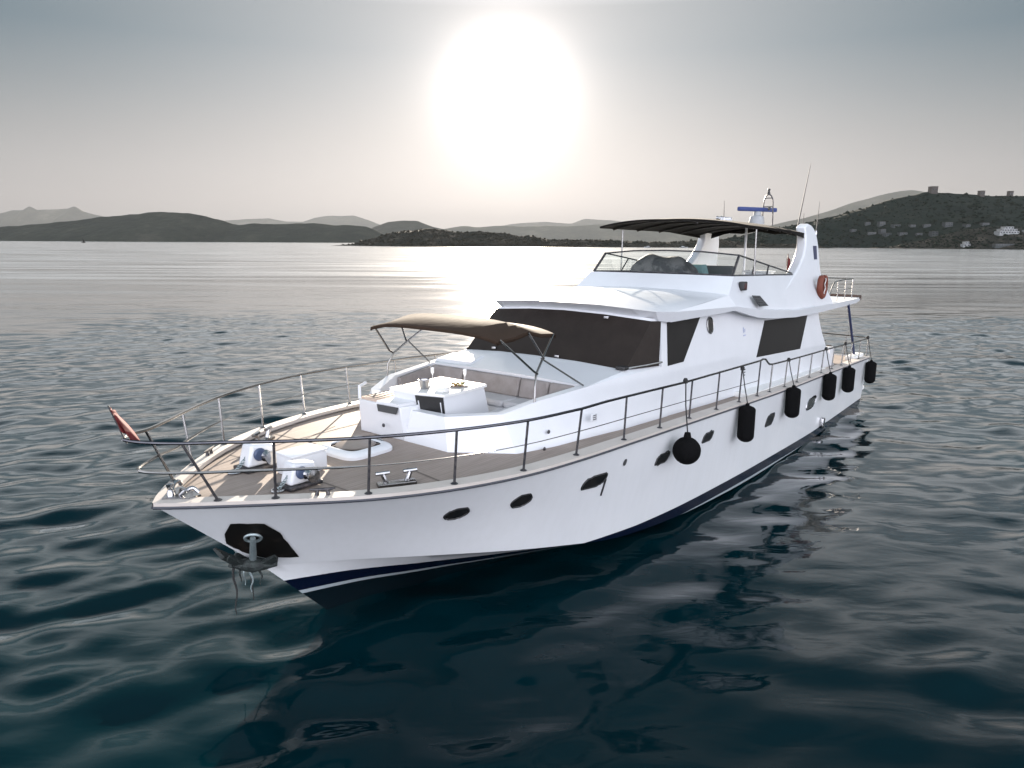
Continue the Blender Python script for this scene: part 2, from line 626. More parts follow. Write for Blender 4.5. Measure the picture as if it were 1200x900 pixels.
    h = math_node(t, 'ADD', math_node(t, 'MULTIPLY', hs_[0], 0.16), math_node(t, 'ADD', math_node(t, 'MULTIPLY', hs_[1], 0.078), math_node(t, 'MULTIPLY', hs_[2], 0.012)))
    # long cat's-paws: bands where the breeze roughens the surface
    mp = N(t, 'ShaderNodeMapping')
    mp.inputs['Scale'].default_value = (0.006, 0.03, 1)
    t.links.new(c.outputs['Object'], mp.inputs[0])
    nb = N(t, 'ShaderNodeTexNoise')
    nb.inputs['Scale'].default_value = 1.0
    nb.inputs['Detail'].default_value = 4
    t.links.new(mp.outputs[0], nb.inputs['Vector'])
    st = ramp_node(t, nb.outputs[0], [(0.35, (0.35, 0.35, 0.35)), (0.65, (1, 1, 1))])
    bn = N(t, 'ShaderNodeBump')
    bn.inputs['Distance'].default_value = 1.0
    mp2 = N(t, 'ShaderNodeMapping')
    mp2.inputs['Scale'].default_value = (0.018, 0.16, 1)
    t.links.new(c.outputs['Object'], mp2.inputs[0])
    nb2 = N(t, 'ShaderNodeTexNoise')
    nb2.inputs['Scale'].default_value = 1.0
    nb2.inputs['Detail'].default_value = 5
    t.links.new(mp2.outputs[0], nb2.inputs['Vector'])
    paws = ramp_node(t, nb2.outputs[0], [(0.36, (0.55, 0.55, 0.55)), (0.62, (1.15, 1.15, 1.15))])
    t.links.new(math_node(t, 'MULTIPLY', ruf.outputs[0], paws), mirror.inputs['Roughness'])
    chop = N(t, 'ShaderNodeMapRange')
    t.links.new(dist.outputs['Value'], chop.inputs[0])
    chop.inputs[1].default_value = 40
    chop.inputs[2].default_value = 300
    chop.inputs[3].default_value = 0.34
    chop.inputs[4].default_value = 0.95
    t.links.new(math_node(t, 'MULTIPLY', st, chop.outputs[0]), bn.inputs['Strength'])
    t.links.new(h, bn.inputs['Height'])
    for q in (body.inputs['Normal'], mirror.inputs['Normal'], lw.inputs['Normal']):
        t.links.new(bn.outputs[0], q)
    me.materials.append(M)
    o = bpy.data.objects.new('sea', me)
    COL.objects.link(o)
    tag(o, 'dark teal calm sea with long low ripples', 'sea', kind='structure')


build_sea()


# ------------------------------------------------------------------ hills
def fbm(x, y, seed, octs=5, base=1.0):
    r = np.random.default_rng(seed)
    z = np.zeros(np.broadcast(x, y).shape)
    f, a = base, 1.0
    for _ in range(octs):
        for _ in range(4):
            th = r.uniform(0, 6.28)
            z = z + a * np.sin((x * math.cos(th) + y * math.sin(th)) * f * r.uniform(0.7, 1.4) + r.uniform(0, 6.28)) / 3
        f *= 2.05
        a *= 0.52
    return z


def hill_mat(name, c1, c2, c3, scale):
    M = bpy.data.materials.new(name)
    M.use_nodes = True
    t = M.node_tree
    b = t.nodes['Principled BSDF']
    c = N(t, 'ShaderNodeTexCoord')
    n = N(t, 'ShaderNodeTexNoise')
    n.inputs['Scale'].default_value = scale
    n.inputs['Detail'].default_value = 9
    n.inputs['Roughness'].default_value = 0.68
    t.links.new(c.outputs['Object'], n.inputs['Vector'])
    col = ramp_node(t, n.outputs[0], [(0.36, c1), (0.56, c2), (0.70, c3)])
    t.links.new(col, b.inputs['Base Color'])
    b.inputs['Roughness'].default_value = 0.95
    b.inputs['Specular IOR Level'].default_value = 0.1
    n2 = N(t, 'ShaderNodeTexNoise')
    n2.inputs['Scale'].default_value = scale * 6
    n2.inputs['Detail'].default_value = 6
    t.links.new(c.outputs['Object'], n2.inputs['Vector'])
    bn = N(t, 'ShaderNodeBump')
    bn.inputs['Strength'].default_value = 0.9
    bn.inputs['Distance'].default_value = 0.03 / scale
    t.links.new(n2.outputs[0], bn.inputs['Height'])
    t.links.new(bn.outputs[0], b.inputs['Normal'])
    return M


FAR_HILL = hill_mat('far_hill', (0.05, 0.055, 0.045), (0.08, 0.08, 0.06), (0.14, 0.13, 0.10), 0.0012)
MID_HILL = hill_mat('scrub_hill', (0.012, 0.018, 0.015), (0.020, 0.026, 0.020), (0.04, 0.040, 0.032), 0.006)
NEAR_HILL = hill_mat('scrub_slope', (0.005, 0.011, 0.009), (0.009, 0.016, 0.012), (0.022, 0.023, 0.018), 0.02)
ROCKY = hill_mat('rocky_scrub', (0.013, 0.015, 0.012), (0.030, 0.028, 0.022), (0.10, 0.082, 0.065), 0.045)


def ridge_terrain(prof, D, front, back, rough, seed, nx=260, nyf=40, nyb=14, power=0.8, base=0.01):
    P = np.array(prof, float)
    xs = np.linspace(P[0, 0], P[-1, 0], nx)
    hz = np.interp(xs, P[:, 0], P[:, 1])
    ker = np.array([1, 2, 3, 2, 1.0])
    hz = np.convolve(np.pad(hz, 2, 'edge'), ker / ker.sum(), 'valid')
    tt = np.r_[np.linspace(0, 1, nyf), 1 + np.linspace(0, 1, nyb)[1:]]
    wx = np.clip(hz / hz.max(), 0.06, 1) ** 0.9
    X = np.repeat(xs[None, :], len(tt), 0)
    Y = np.where(tt[:, None] <= 1, D - front * wx[None, :] * (1 - tt[:, None]), D + back * wx[None, :] * (tt[:, None] - 1))
    env = np.where(tt <= 1, np.clip(tt, 0, 1), np.clip(2 - tt, 0, 1)) ** power
    nz = fbm(X, Y, seed, 6, base)
    Hh = hz[None, :] * env[:, None]
    Z = Hh + nz * rough * np.clip(Hh / (hz.max() * 0.25), 0, 1) - 0.6 * (1 - env[:, None]) - 0.5
    return xs, Y, Z


def ridge(prof, D, front, back, rough, seed, material, label, **kw):
    xs, ys, Z = ridge_terrain(prof, D, front, back, rough, seed, **kw)
    rows = [[Vector((x, y, z)) for x, y, z in zip(xs, yr, zr)] for yr, zr in zip(ys, Z)]
    mb = MB()
    mb.grid(rows)
    o = mb.build('hill', material, merge=0, recalc=False, angle=180)
    tag(o, label, 'hill', kind='structure')
    return xs, ys, Z


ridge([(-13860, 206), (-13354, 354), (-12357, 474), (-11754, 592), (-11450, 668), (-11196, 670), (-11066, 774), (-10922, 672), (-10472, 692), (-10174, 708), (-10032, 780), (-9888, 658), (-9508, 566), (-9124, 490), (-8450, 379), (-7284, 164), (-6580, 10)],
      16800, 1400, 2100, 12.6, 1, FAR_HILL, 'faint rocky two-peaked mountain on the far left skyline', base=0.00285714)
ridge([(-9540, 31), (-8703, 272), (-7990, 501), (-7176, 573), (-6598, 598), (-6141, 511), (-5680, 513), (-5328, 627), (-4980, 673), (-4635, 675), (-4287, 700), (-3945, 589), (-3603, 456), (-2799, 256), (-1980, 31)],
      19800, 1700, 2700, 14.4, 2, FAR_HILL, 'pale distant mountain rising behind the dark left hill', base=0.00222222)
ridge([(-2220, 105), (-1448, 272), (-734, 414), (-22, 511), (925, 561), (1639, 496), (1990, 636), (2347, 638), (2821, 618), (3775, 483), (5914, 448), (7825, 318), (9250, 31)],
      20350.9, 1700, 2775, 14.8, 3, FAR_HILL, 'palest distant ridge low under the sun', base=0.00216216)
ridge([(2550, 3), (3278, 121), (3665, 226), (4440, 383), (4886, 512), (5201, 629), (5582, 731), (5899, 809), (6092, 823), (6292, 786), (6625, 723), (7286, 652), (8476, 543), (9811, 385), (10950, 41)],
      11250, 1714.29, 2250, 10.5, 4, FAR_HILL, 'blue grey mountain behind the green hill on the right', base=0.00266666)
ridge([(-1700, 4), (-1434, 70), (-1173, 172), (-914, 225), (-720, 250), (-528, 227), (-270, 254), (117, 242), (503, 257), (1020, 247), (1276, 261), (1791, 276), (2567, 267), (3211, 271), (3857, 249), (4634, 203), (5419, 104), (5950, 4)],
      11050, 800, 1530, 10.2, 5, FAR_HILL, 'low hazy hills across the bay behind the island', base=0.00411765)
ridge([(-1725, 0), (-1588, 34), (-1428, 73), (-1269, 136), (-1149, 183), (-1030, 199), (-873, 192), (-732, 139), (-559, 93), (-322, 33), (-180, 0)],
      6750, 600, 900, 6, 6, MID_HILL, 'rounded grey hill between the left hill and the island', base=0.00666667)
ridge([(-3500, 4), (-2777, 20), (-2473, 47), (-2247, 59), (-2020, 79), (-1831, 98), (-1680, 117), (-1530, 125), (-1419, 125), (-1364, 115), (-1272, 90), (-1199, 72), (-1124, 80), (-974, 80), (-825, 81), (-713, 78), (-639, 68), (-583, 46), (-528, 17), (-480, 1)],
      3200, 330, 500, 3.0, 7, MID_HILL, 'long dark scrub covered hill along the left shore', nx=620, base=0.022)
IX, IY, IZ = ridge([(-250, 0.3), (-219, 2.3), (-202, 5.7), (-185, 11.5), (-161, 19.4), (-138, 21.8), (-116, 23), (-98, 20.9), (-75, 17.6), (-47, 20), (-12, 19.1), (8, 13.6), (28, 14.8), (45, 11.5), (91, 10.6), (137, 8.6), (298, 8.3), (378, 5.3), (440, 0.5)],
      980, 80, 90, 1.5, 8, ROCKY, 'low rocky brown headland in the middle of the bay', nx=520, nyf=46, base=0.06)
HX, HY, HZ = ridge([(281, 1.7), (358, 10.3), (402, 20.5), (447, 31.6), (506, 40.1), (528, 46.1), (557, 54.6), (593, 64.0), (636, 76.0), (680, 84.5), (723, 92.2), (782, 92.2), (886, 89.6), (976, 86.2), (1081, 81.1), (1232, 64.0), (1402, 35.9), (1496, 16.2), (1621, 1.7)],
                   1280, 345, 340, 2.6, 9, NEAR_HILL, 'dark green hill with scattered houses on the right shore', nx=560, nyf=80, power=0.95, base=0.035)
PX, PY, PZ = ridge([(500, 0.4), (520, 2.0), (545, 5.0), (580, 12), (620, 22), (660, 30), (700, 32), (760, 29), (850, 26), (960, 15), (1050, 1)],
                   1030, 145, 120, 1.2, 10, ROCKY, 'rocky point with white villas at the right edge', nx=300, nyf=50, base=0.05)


def ground(xs, ys, Z, x, y):
    i = int(np.clip(np.searchsorted(xs, x), 1, len(xs) - 1))
    return float(np.interp(y, ys[:, i], Z[:, i], left=-2, right=-2))


def scrub(name, xs, Y, Z, n, size, seed, label, material, jmax):
    """low maquis bushes scattered over a slope, one mass of leaf clumps"""
    r = np.random.default_rng(seed)
    base = np.array([(0, 0, 1), (1, 0, .2), (.3, .95, .25), (-.8, .6, .15), (-.8, -.6, .25), (.3, -.95, .2), (.6, 0, -.6), (-.5, .5, -.6), (-.5, -.5, -.6)])
    tri = np.array([(0, 1, 2), (0, 2, 3), (0, 3, 4), (0, 4, 5), (0, 5, 1), (1, 6, 2), (2, 6, 7), (2, 7, 3), (3, 7, 8), (3, 8, 4), (4, 8, 5), (5, 8, 6), (5, 6, 1)])
    V, F = [], []
    hz = Z.max(0)
    p = np.clip(hz, 0.2, None) ** .6
    p /= p.sum()
    for k in range(n):
        i = int(r.choice(len(xs), p=p))
        j = int(r.integers(1, jmax))
        if Z[j, i] < 1.0:
            continue
        sc = size * r.lognormal(0, .4)
        a = r.uniform(0, 6.28)
        ca, sa = math.cos(a), math.sin(a)
        b = base * (sc * r.uniform(.8, 1.3, 3)) * r.uniform(.75, 1.25, (9, 1))
        q = np.stack([b[:, 0] * ca - b[:, 1] * sa + xs[i] + r.uniform(-2, 2), b[:, 0] * sa + b[:, 1] * ca + Y[j, i], b[:, 2] * .8 + Z[j, i] + sc * .25], 1)
        F.append(tri + 9 * len(V))
        V.append(q)
    V, F = np.concatenate(V), np.concatenate(F)
    me = bpy.data.meshes.new(name)
    me.from_pydata(V.tolist(), [], F.tolist())
    me.materials.append(material)
    o = bpy.data.objects.new(name, me)
    COL.objects.link(o)
    tag(o, label, 'scrub', kind='stuff')


BUSH = mat('maquis_leaves', (0.005, 0.011, 0.008), 0.9, spec=0.05, noise=(0.08, (0.010, 0.016, 0.011), 0.35, 0.65))
DRY = mat('dry_maquis', (0.012, 0.014, 0.009), 0.9, spec=0.1, noise=(0.08, (0.034, 0.030, 0.022), 0.35, 0.65))
scrub('scrub', HX, HY, HZ, 4200, 1.5, 21, 'dark maquis bushes all over the right hill', BUSH, 84)
scrub('scrub', PX, PY, PZ, 2200, 1.2, 22, 'maquis bushes over the rocky point', BUSH, 54)
scrub('scrub', IX, IY, IZ, 2600, 0.9, 23, 'dry bushes over the low headland', DRY, 50)


# ------------------------------------------------------------------ far houses and boats
WALL_W = mat('white_render', (0.30, 0.31, 0.31), 0.8, noise=(0.4, (0.16, 0.165, 0.165), 0.35, 0.7))
WALL_G = mat('grey_render', (0.042, 0.048, 0.049), 0.85, noise=(0.2, (0.026, 0.032, 0.033), 0.35, 0.7))
WALL_B = mat('brown_stone', (0.060, 0.052, 0.047), 0.9, noise=(0.6, (0.045, 0.038, 0.034), 0.35, 0.7))
ROOFM = mat('flat_roof', (0.05, 0.045, 0.04), 0.9)
OPEN = mat('window_dark', (0.03, 0.035, 0.04), 0.2)


def house(label, x, y, z, w, d, floors, wall, group=None, name='house', rz=0.0, steps=()):
    """flat-roofed house of terraces: walls, roof slab with parapet, recessed dark window strips"""
    hfl = 3.0
    root = empty(name, (x, y, z), rz)
    tag(root, label, 'house', group)
    for f in range(floors):
        wf = w * (steps[f] if f < len(steps) else 1.0)
        mb = MB()
        mb.box((0, 0.02 * f, f * hfl + hfl / 2 - (1.5 if f == 0 else 0)), (wf, d * (1 - 0.12 * f), hfl + (3.0 if f == 0 else 0)))
        mb.build('wall', wall, root, smooth=False)
        mb = MB()
        mb.box((0, 0, (f + 1) * hfl + 0.12), (wf + 0.5, d * (1 - 0.12 * f) + 0.5, 0.22))
        mb.build('roof', ROOFM if wall is not WALL_W else WALL_W, root, smooth=False)
        k = max(2, int(wf / 3.4))
        for q in range(k):
            cx = -wf / 2 + wf * (q + 0.5) / k
            mb = MB()
            mb.box((cx, -d * (1 - 0.12 * f) / 2 + 0.02 * f, f * hfl + 1.5), (wf / k * 0.55, 0.25, 1.5))
            mb.build('window', OPEN, root, smooth=False)
    return root


SP = [(1012, 264), (1028, 265), (1045, 266), (1064, 267), (1081, 266), (1105, 266), (1127, 266), (1148, 265), (1018, 275), (1030, 274), (1036, 276), (1054, 275), (1073, 276), (1090, 277), (1117, 277), (996, 272)]
side = ['left end of the upper row', 'second along the upper row', 'third along the upper row', 'fourth along the upper row', 'fifth along the upper row', 'sixth along the upper row',
        'seventh along the upper row', 'right end of the upper row', 'second along the lower row', 'third along the lower row', 'fourth along the lower row', 'fifth along the lower row',
        'sixth along the lower row', 'seventh along the lower row', 'right end of the lower row', 'left end of the lower row']
for i, (px, py) in enumerate(SP):
    # march the sight line onto the slope to find where the house stands
    dz = -((py - 283.6 - 0.0052 * (px - 600)) / 836.7)
    dx = (px - 600) / 836.7 * 0.984
    for Y in np.arange(945, 1280, 3.0):
        g = ground(HX, HY, HZ, dx * Y, Y)
        if g > 6 + dz * Y:
            break
    house(f'grey flat roofed house on the dark green hillside, {side[i]}', dx * Y, Y, g - 0.3, (8, 10, 12)[i % 3], 8, 1 + (i % 4 == 1), WALL_G, 'houses on the green hillside', rz=R((-12, 5, 14, -4)[i % 4]))

def on_point(px, py, dflt):
    dx, dz = (px - 600) / 836.7 * 0.984, -((py - 283.6 - 0.0052 * (px - 600)) / 836.7)
    for Y in np.arange(870, 1030, 2.0):
        g = ground(PX, PY, PZ, dx * Y, Y)
        if g > 0.5 and g > 6 + dz * Y:
            return dx * Y, Y, g - .3
    return dflt


for lab, px, py, w, d, fl, stp, nm, wl in (
        ('white stepped villa of three storeys high on the rocky point', 1175, 274, 26, 12, 3, (1, .8, .45), 'villa', WALL_W),
        ('white two storey villa cut by the right edge on the rocky point', 1203, 273, 17, 11, 2, (1, .7), 'villa', WALL_W),
        ('small white house low on the tip of the rocky point', 1129, 288.5, 9, 7, 2, (1, .6), 'villa', WALL_W),
        ('long low grey building by the water under the villas', 1173, 288.5, 24, 7, 1, (), 'waterside_building', WALL_G)):
    x, y, z = on_point(px, py, ((px - 600) * 1.12, 915, 2.0))
    house(lab, x, y, z, w, d, fl, wl, 'white villas on the rocky point' if nm == 'villa' else None, name=nm, steps=stp)

for x, w, h, lab in ((725, 11, 10, 'largest square brown tower on the crest, leftmost of three'), (809, 8, 8.5, 'middle small brown tower on the hill crest'), (859, 7, 8.5, 'rightmost small brown tower on the hill crest')):
    zz = ground(HX, HY, HZ, x, 1275)
    root = empty('tower_house', (x, 1275, zz))
    tag(root, lab, 'tower', 'towers on the hill crest')
    mb = MB()
    mb.box((0, 0, h / 2 - 2), (w, w, h + 4))
    mb.build('wall', WALL_B, root, smooth=False)
    mb = MB()
    mb.box((0, 0, h + 0.3), (w + 0.8, w + 0.8, 0.5))
    mb.build('roof', WALL_B, root, smooth=False)
    for sx in (-0.25, 0.25):
        mb = MB()
        mb.box((w * sx, -w / 2, h * 0.55), (1.4, 0.3, 2.0))
        mb.build('window', OPEN, root, smooth=False)


def small_boat(x, y, rz, ln, label, sail=False, name='motor_boat', group=None):
    root = empty(name, (x, y, 0), rz)
    tag(root, label, 'boat', group)
    b = ln * 0.15
    rows = []
    for t in np.linspace(0, 1, 9):
        hb = b * (1 - (1 - t) ** 2.2) ** 0.8 if t > 0 else 0.02
        uu = ln * (t - 0.5)
        rows.append([Vector((uu, -hb, 0.9 + 0.5 * (1 - t))), Vector((uu, -hb * 0.7, -0.2)), Vector((uu, hb * 0.7, -0.2)), Vector((uu, hb, 0.9 + 0.5 * (1 - t)))])
    mb = MB()
    mb.grid(rows, close=True)
    mb.face(list(mb.bm.verts)[-4:])
    mb.build('hull', BLACKCLOTH if sail else WALL_W, root)
    mb = MB()
    mb.hexa([Vector((-ln * .15, -b * .7, .9)), Vector((ln * .3, -b * .7, .9)), Vector((ln * .3, b * .7, .9)), Vector((-ln * .15, b * .7, .9))],
            [Vector((0, -b * .55, 2.3)), Vector((ln * .25, -b * .55, 2.3)), Vector((ln * .25, b * .55, 2.3)), Vector((0, b * .55, 2.3))])
    mb.build('cabin', BLACKCLOTH if sail else WALL_W, root)
    if sail:
        mb = MB()
        mb.tube([(-ln * .1, 0, .9), (-ln * .1, 0, 9)], 0.12)
        mb.build('mast', BLACKCLOTH, root)
        mb = MB()
        mb.prism([(-ln * .08, 0, 1.6), (ln * .38, 0, 1.6), (-ln * .08, 0, 8.2)], (0, .05, 0))
        mb.build('sail', BLACKCLOTH, root)


small_boat(-885, 1500, R(15), 8, 'tiny dark sailing boat far off on the left', True, 'sailing_boat')
small_boat(163, 880, R(20), 9, 'small white boat moored off the headland, left of two', group='boats moored off the headland')
small_boat(208, 884, R(160), 10, 'small white boat moored off the headland, right of two', group='boats moored off the headland')

# ------------------------------------------------------------------ the yacht
yacht = empty('yacht', (YX, YY, 0), YTH)
tag(yacht, 'white motor yacht with flybridge, brown window covers and black fenders, anchored bow towards us', 'yacht')
YM = Matrix.Translation((YX, YY, 0)) @ Matrix.Rotation(YTH, 4, 'Z')


def put(name, u, v, z, rz=0.0):
    """an Empty for a thing of its own that stands on the yacht, in the yacht's frame"""
    o = empty(name)
    p = YM @ L(u, v, z)
    o.location = p
    o.rotation_euler = (0, 0, YTH + rz)
    return o


SHEER = [(0, 0, 2.62), (.14, .2, 2.63), (.57, .67, 2.64), (1.1, 1.18, 2.64), (2.03, 1.93, 2.62), (3.11, 2.49, 2.60), (4.25, 2.84, 2.585), (5.47, 3.0, 2.57),
         (6.9, 3.08, 2.545), (9, 3.1, 2.47), (11.9, 3.08, 2.34), (14.9, 3.03, 2.2), (19.5, 2.93, 2.04), (25.4, 2.75, 1.8)]
CHINE = [(1.5, 0, 1.22), (1.75, .16, 1.20), (2.45, .62, 1.16), (3.5, 1.42, 1.10), (4.82, 2.1, .93), (6, 2.38, .70), (7.24, 2.55, .45), (9, 2.72, .28),
         (12, 2.83, .12), (16, 2.85, .05), (20, 2.78, .02), (25.2, 2.62, 0.0)]
KEEL = [(3.1, 0, -.50), (3.6, 0, -.62), (5, 0, -.8), (9, 0, -.95), (16, 0, -.95), (25.1, 0, -.7)]
NS = 90
frs = np.linspace(0, 1, NS) ** 1.35


def resample(pts):
    s = spline(pts, 600)
    u0, u1 = s[0, 0], s[-1, 0]
    un = u0 + (u1 - u0) * frs
    return np.stack([un, np.interp(un, s[:, 0], s[:, 1]), np.interp(un, s[:, 0], s[:, 2])], 1)


S_, C_, K_ = resample(SHEER), resample(CHINE), resample(KEEL)


def hull_pt(f, t):
    """f 0..1 along, t 0 sheer .. 1 chine"""
    a = np.array([np.interp(f, frs, S_[:, k]) for k in range(3)])
    b = np.array([np.interp(f, frs, C_[:, k]) for k in range(3)])
    p = a * (1 - t) + b * t
    p[1] -= 0.10 * math.sin(math.pi * t) * math.exp(-((f - .10) / .13) ** 2) * min(1, f * 14)
    return p


def hull_at(u, z):
    """outer hull point and outward normal (yacht u,v,z) on the port topside at station u, height z"""
    best = None
    for t in np.linspace(0, 1, 81):
        u0 = 1.5 * t
        u1 = 25.4 - .2 * t
        f = (u - u0) / (u1 - u0)
        if not 0 <= f <= 1:
            continue
        p = hull_pt(f, t)
        if best is None or abs(p[2] - z) < best[0]:
            best = (abs(p[2] - z), p, f, t)
    _, p, f, t = best
    e = 0.004
    du = hull_pt(min(1, f + e), t) - hull_pt(max(0, f - e), t)
    dt = hull_pt(f, min(1, t + .02)) - hull_pt(f, max(0, t - .02))
    n = np.cross(du, dt)
    n /= np.linalg.norm(n)
    if n[1] < 0:
        n = -n
    return p, n, du / np.linalg.norm(du)


def sheer_vz(u):
    return float(np.interp(u, S_[:, 0], S_[:, 1])), float(np.interp(u, S_[:, 0], S_[:, 2]))


def build_hull():
    mb = MB()
    NT, NK = 12, 9
    rows = []
    for t in np.linspace(0, 1, NT):
        rows.append([hull_pt(f, t) for f in frs])
    lip = C_.copy()
    # spray rail: small flat step under the chine
    lip[:, 1] -= 0.07 * np.clip(C_[:, 1] / .6, 0, 1)
    lip[:, 2] -= 0.005
    rows.append([p for p in lip])
    for k in range(1, NK + 1):
        t = k / NK
        row = []
        for i in range(NS):
            p = lip[i] * (1 - t) + K_[i] * t
            ex = 1.5 - 1.0 * min(1, max(0, (lip[i][0] - 4) / 6))
            p[1] = lip[i][1] * (1 - t) ** ex
            row.append(p)
        rows.append(row)
    port = [[L(*p) for p in r] for r in rows]
    stbd = [[L(p[0], -p[1], p[2]) for p in r] for r in rows]
    mb.grid(port)
    mb.grid(stbd)
    tr_p = [r[-1] for r in port]
    tr_s = [r[-1] for r in stbd]
    mb.poly(tr_p + tr_s[::-1][1:])
    mb.build('hull', HULL, yacht, angle=28, merge=0.002)


build_hull()


def band(name, u0, u1, inner, outer, dz_in, dz_out, material, parent=yacht, n=60, thick=0.0):
    """port and starboard strips along the sheer between two inboard offsets"""
    out = []
    for sgn in (1, -1):
        mb = MB()
        us = np.linspace(0, 1, n) ** 1.3 * (u1 - u0) + u0
        rows = [[], []]
        for u in us:
            v, z = sheer_vz(u)
            rows[0].append(L(u, sgn * max(0.0, v - outer), z + dz_out))
            rows[1].append(L(u, sgn * max(0.0, v - inner), z + dz_in))
        if thick:
            lo = [[p - Vector((0, 0, thick)) for p in r] for r in rows]
            mb.grid([rows[0], rows[1], lo[1], lo[0], rows[0]])
        else:
            mb.grid(rows)
        out.append(mb.build(name, material, parent))
    return out


# cap rail all round, rub strip, deck
CAPRAIL = mat('beige_cap_rail', (0.56, 0.51, 0.465), 0.6, noise=(1.5, (0.49, 0.44, 0.40), 0.35, 0.7))
band('cap_rail', 0.0, 25.38, 0.26, -0.015, 0.035, 0.03, CAPRAIL, thick=0.06)
for sgn in (1, -1):
    mb = MB()
    pts = []
    for u in np.linspace(0, 1, 70) ** 1.3 * 25.38:
        v, z = sheer_vz(u)
        pts.append(L(u, sgn * (v + 0.012), z - 0.035))
    mb.tube(pts, 0.022, 6)
    mb.build('rub_strip', RUB, yacht)

DECK_DZ = -0.05


def deck_z(u):
    return sheer_vz(u)[1] + DECK_DZ


def build_deck():
    mb = MB()
    rows = []
    for u in np.r_[np.linspace(0.12, 2, 16), np.linspace(2.2, 25.3, 60)]:
        v, z = sheer_vz(u)
        w = max(0.03, v - 0.24)
        rows.append([L(u, w * s, z + DECK_DZ + 0.03 * (1 - s * s)) for s in np.linspace(-1, 1, 9)])
    mb.grid(rows)
    mb.build('teak_deck', TEAK, yacht)
    # caulked seams between the laid panels on the foredeck
    for pts in (((.6, -.3), (4.2, -1.75)), ((1.0, .55), (2.7, 1.6)), ((1.9, -1.45), (2.05, 1.6)), ((3.15, -2.1), (3.2, -.95)), ((3.3, 1.25), (3.2, 2.1)), ((5.4, -2.25), (5.4, -2.62))):
        mb = MB()
        (ua, va), (ub, vb) = pts
        rows = [[], []]
        for t in np.linspace(0, 1, 8):
            u, v = ua + (ub - ua) * t, va + (vb - va) * t
            vs, z = sheer_vz(u)
            zz = z + DECK_DZ + 0.03 * (1 - (v / max(.03, vs - .24)) ** 2) + 0.004
            rows[0].append(L(u - .018, v - .012, zz))
            rows[1].append(L(u + .018, v + .012, zz))
        mb.grid(rows)
        mb.build('deck_seam', SEAM, yacht)


build_deck()


def build_side_deck():
    for sg in (1, -1):
        mb = MB()
        rows = [[], [], []]
        for u in np.linspace(13.2, 20.2, 16):
            v, z = sheer_vz(u)
            rows[0].append(L(u, sg * (v - .27), z + DECK_DZ - .05))
            rows[1].append(L(u, sg * (v - .27), z + .055))
            rows[2].append(L(u, sg * 2.36, z + .075))
        mb.grid(rows)
        mb.poly([rows[0][0], rows[1][0], rows[2][0], rows[2][0] - Vector((0, 0, .2))])
        mb.poly([rows[0][-1], rows[1][-1], rows[2][-1], rows[2][-1] - Vector((0, 0, .2))])
        mb.build('raised_side_deck', GEL_MATT, yacht, angle=30)


build_side_deck()

# ---- lounge coaming and deckhouse sides
BASE = [(4.32, 0, 2.5), (4.32, 1.12, 2.5), (5.05, 2.03, 2.48), (5.8, 2.22, 2.45), (7.8, 2.42, 2.42), (9.6, 2.44, 2.38), (13, 2.46, 2.26), (16.5, 2.44, 2.10), (20.0, 2.42, 1.95)]
TOP = [(4.45, 0, 3.10), (4.45, .92, 3.11), (5.05, 1.68, 3.16), (5.7, 1.92, 3.31), (7.6, 2.19, 3.44), (9.6, 2.26, 3.45)]


def house_v(z):
    return 2.42 + (2.12 - 2.42) * (z - 2.4) / 1.96


WB = [(9.6, 2.26, 3.45), (8.32, 2.13, 3.53), (8.2, 1.0, 3.61), (8.15, 0, 3.63)]
WT = [(9.75, 2.13, 4.38), (9.35, 2.1, 4.41), (9.25, 1.0, 4.49), (9.2, 0, 4.52)]


def mirror(pts):
    return [(u, -v, z) for u, v, z in pts]


def build_coachroof():
    mb = MB()
    INN = [(4.62, 0, 3.10), (4.62, .82, 3.11), (5.14, 1.52, 3.16), (5.74, 1.76, 3.31), (7.0, 1.93, 3.40)]
    for sg in (1, -1):
        B = [L(u, sg * v, z) for u, v, z in BASE[:6]]
        T = [L(u, sg * v, z) for u, v, z in TOP]
        mb.grid([B, T])
        # rounded coaming top then inner wall down to the cockpit sole
        I = [L(u, sg * v, z) for u, v, z in INN]
        Tc = [L(u, sg * v, z) for u, v, z in TOP[:4]] + [L(7.0, sg * 2.10, 3.40)]
        mb.grid([Tc, I])
        D = [L(u, sg * (v - .04 if v else 0), 2.66) for u, v, z in INN]
        mb.grid([I, D])
        # after deck from the backrest up to the windscreen foot
        row0 = [L(7.0, sg * 2.10, 3.40), L(7.0, sg * 1.93, 3.40), L(7.0, sg * .9, 3.43), L(7.0, 0, 3.44)]
        Wb = [L(u, sg * v, z) for u, v, z in WB]
        mb.face(mb.verts([row0[0], L(7.6, sg * 2.19, 3.44), Wb[0], Wb[1]]))
        mb.grid([row0[:1] + row0[1:], [Wb[1], Wb[1] * .5 + Wb[2] * .5, Wb[2], Wb[3]]])
        mb.poly([L(7.0, sg * 1.93, 3.40), L(7.0, sg * .9, 3.43), L(7.0, 0, 3.44), L(7.0, 0, 2.66), L(7.0, sg * 1.89, 2.66)])
    # cockpit sole
    mb.poly([L(u, v - .04 if v else 0, 2.66) for u, v, z in INN] + [L(u, -(v - .04), 2.66) for u, v, z in INN[::-1][:-1]])
    mb.build('coachroof', GEL, yacht, angle=24)


build_coachroof()


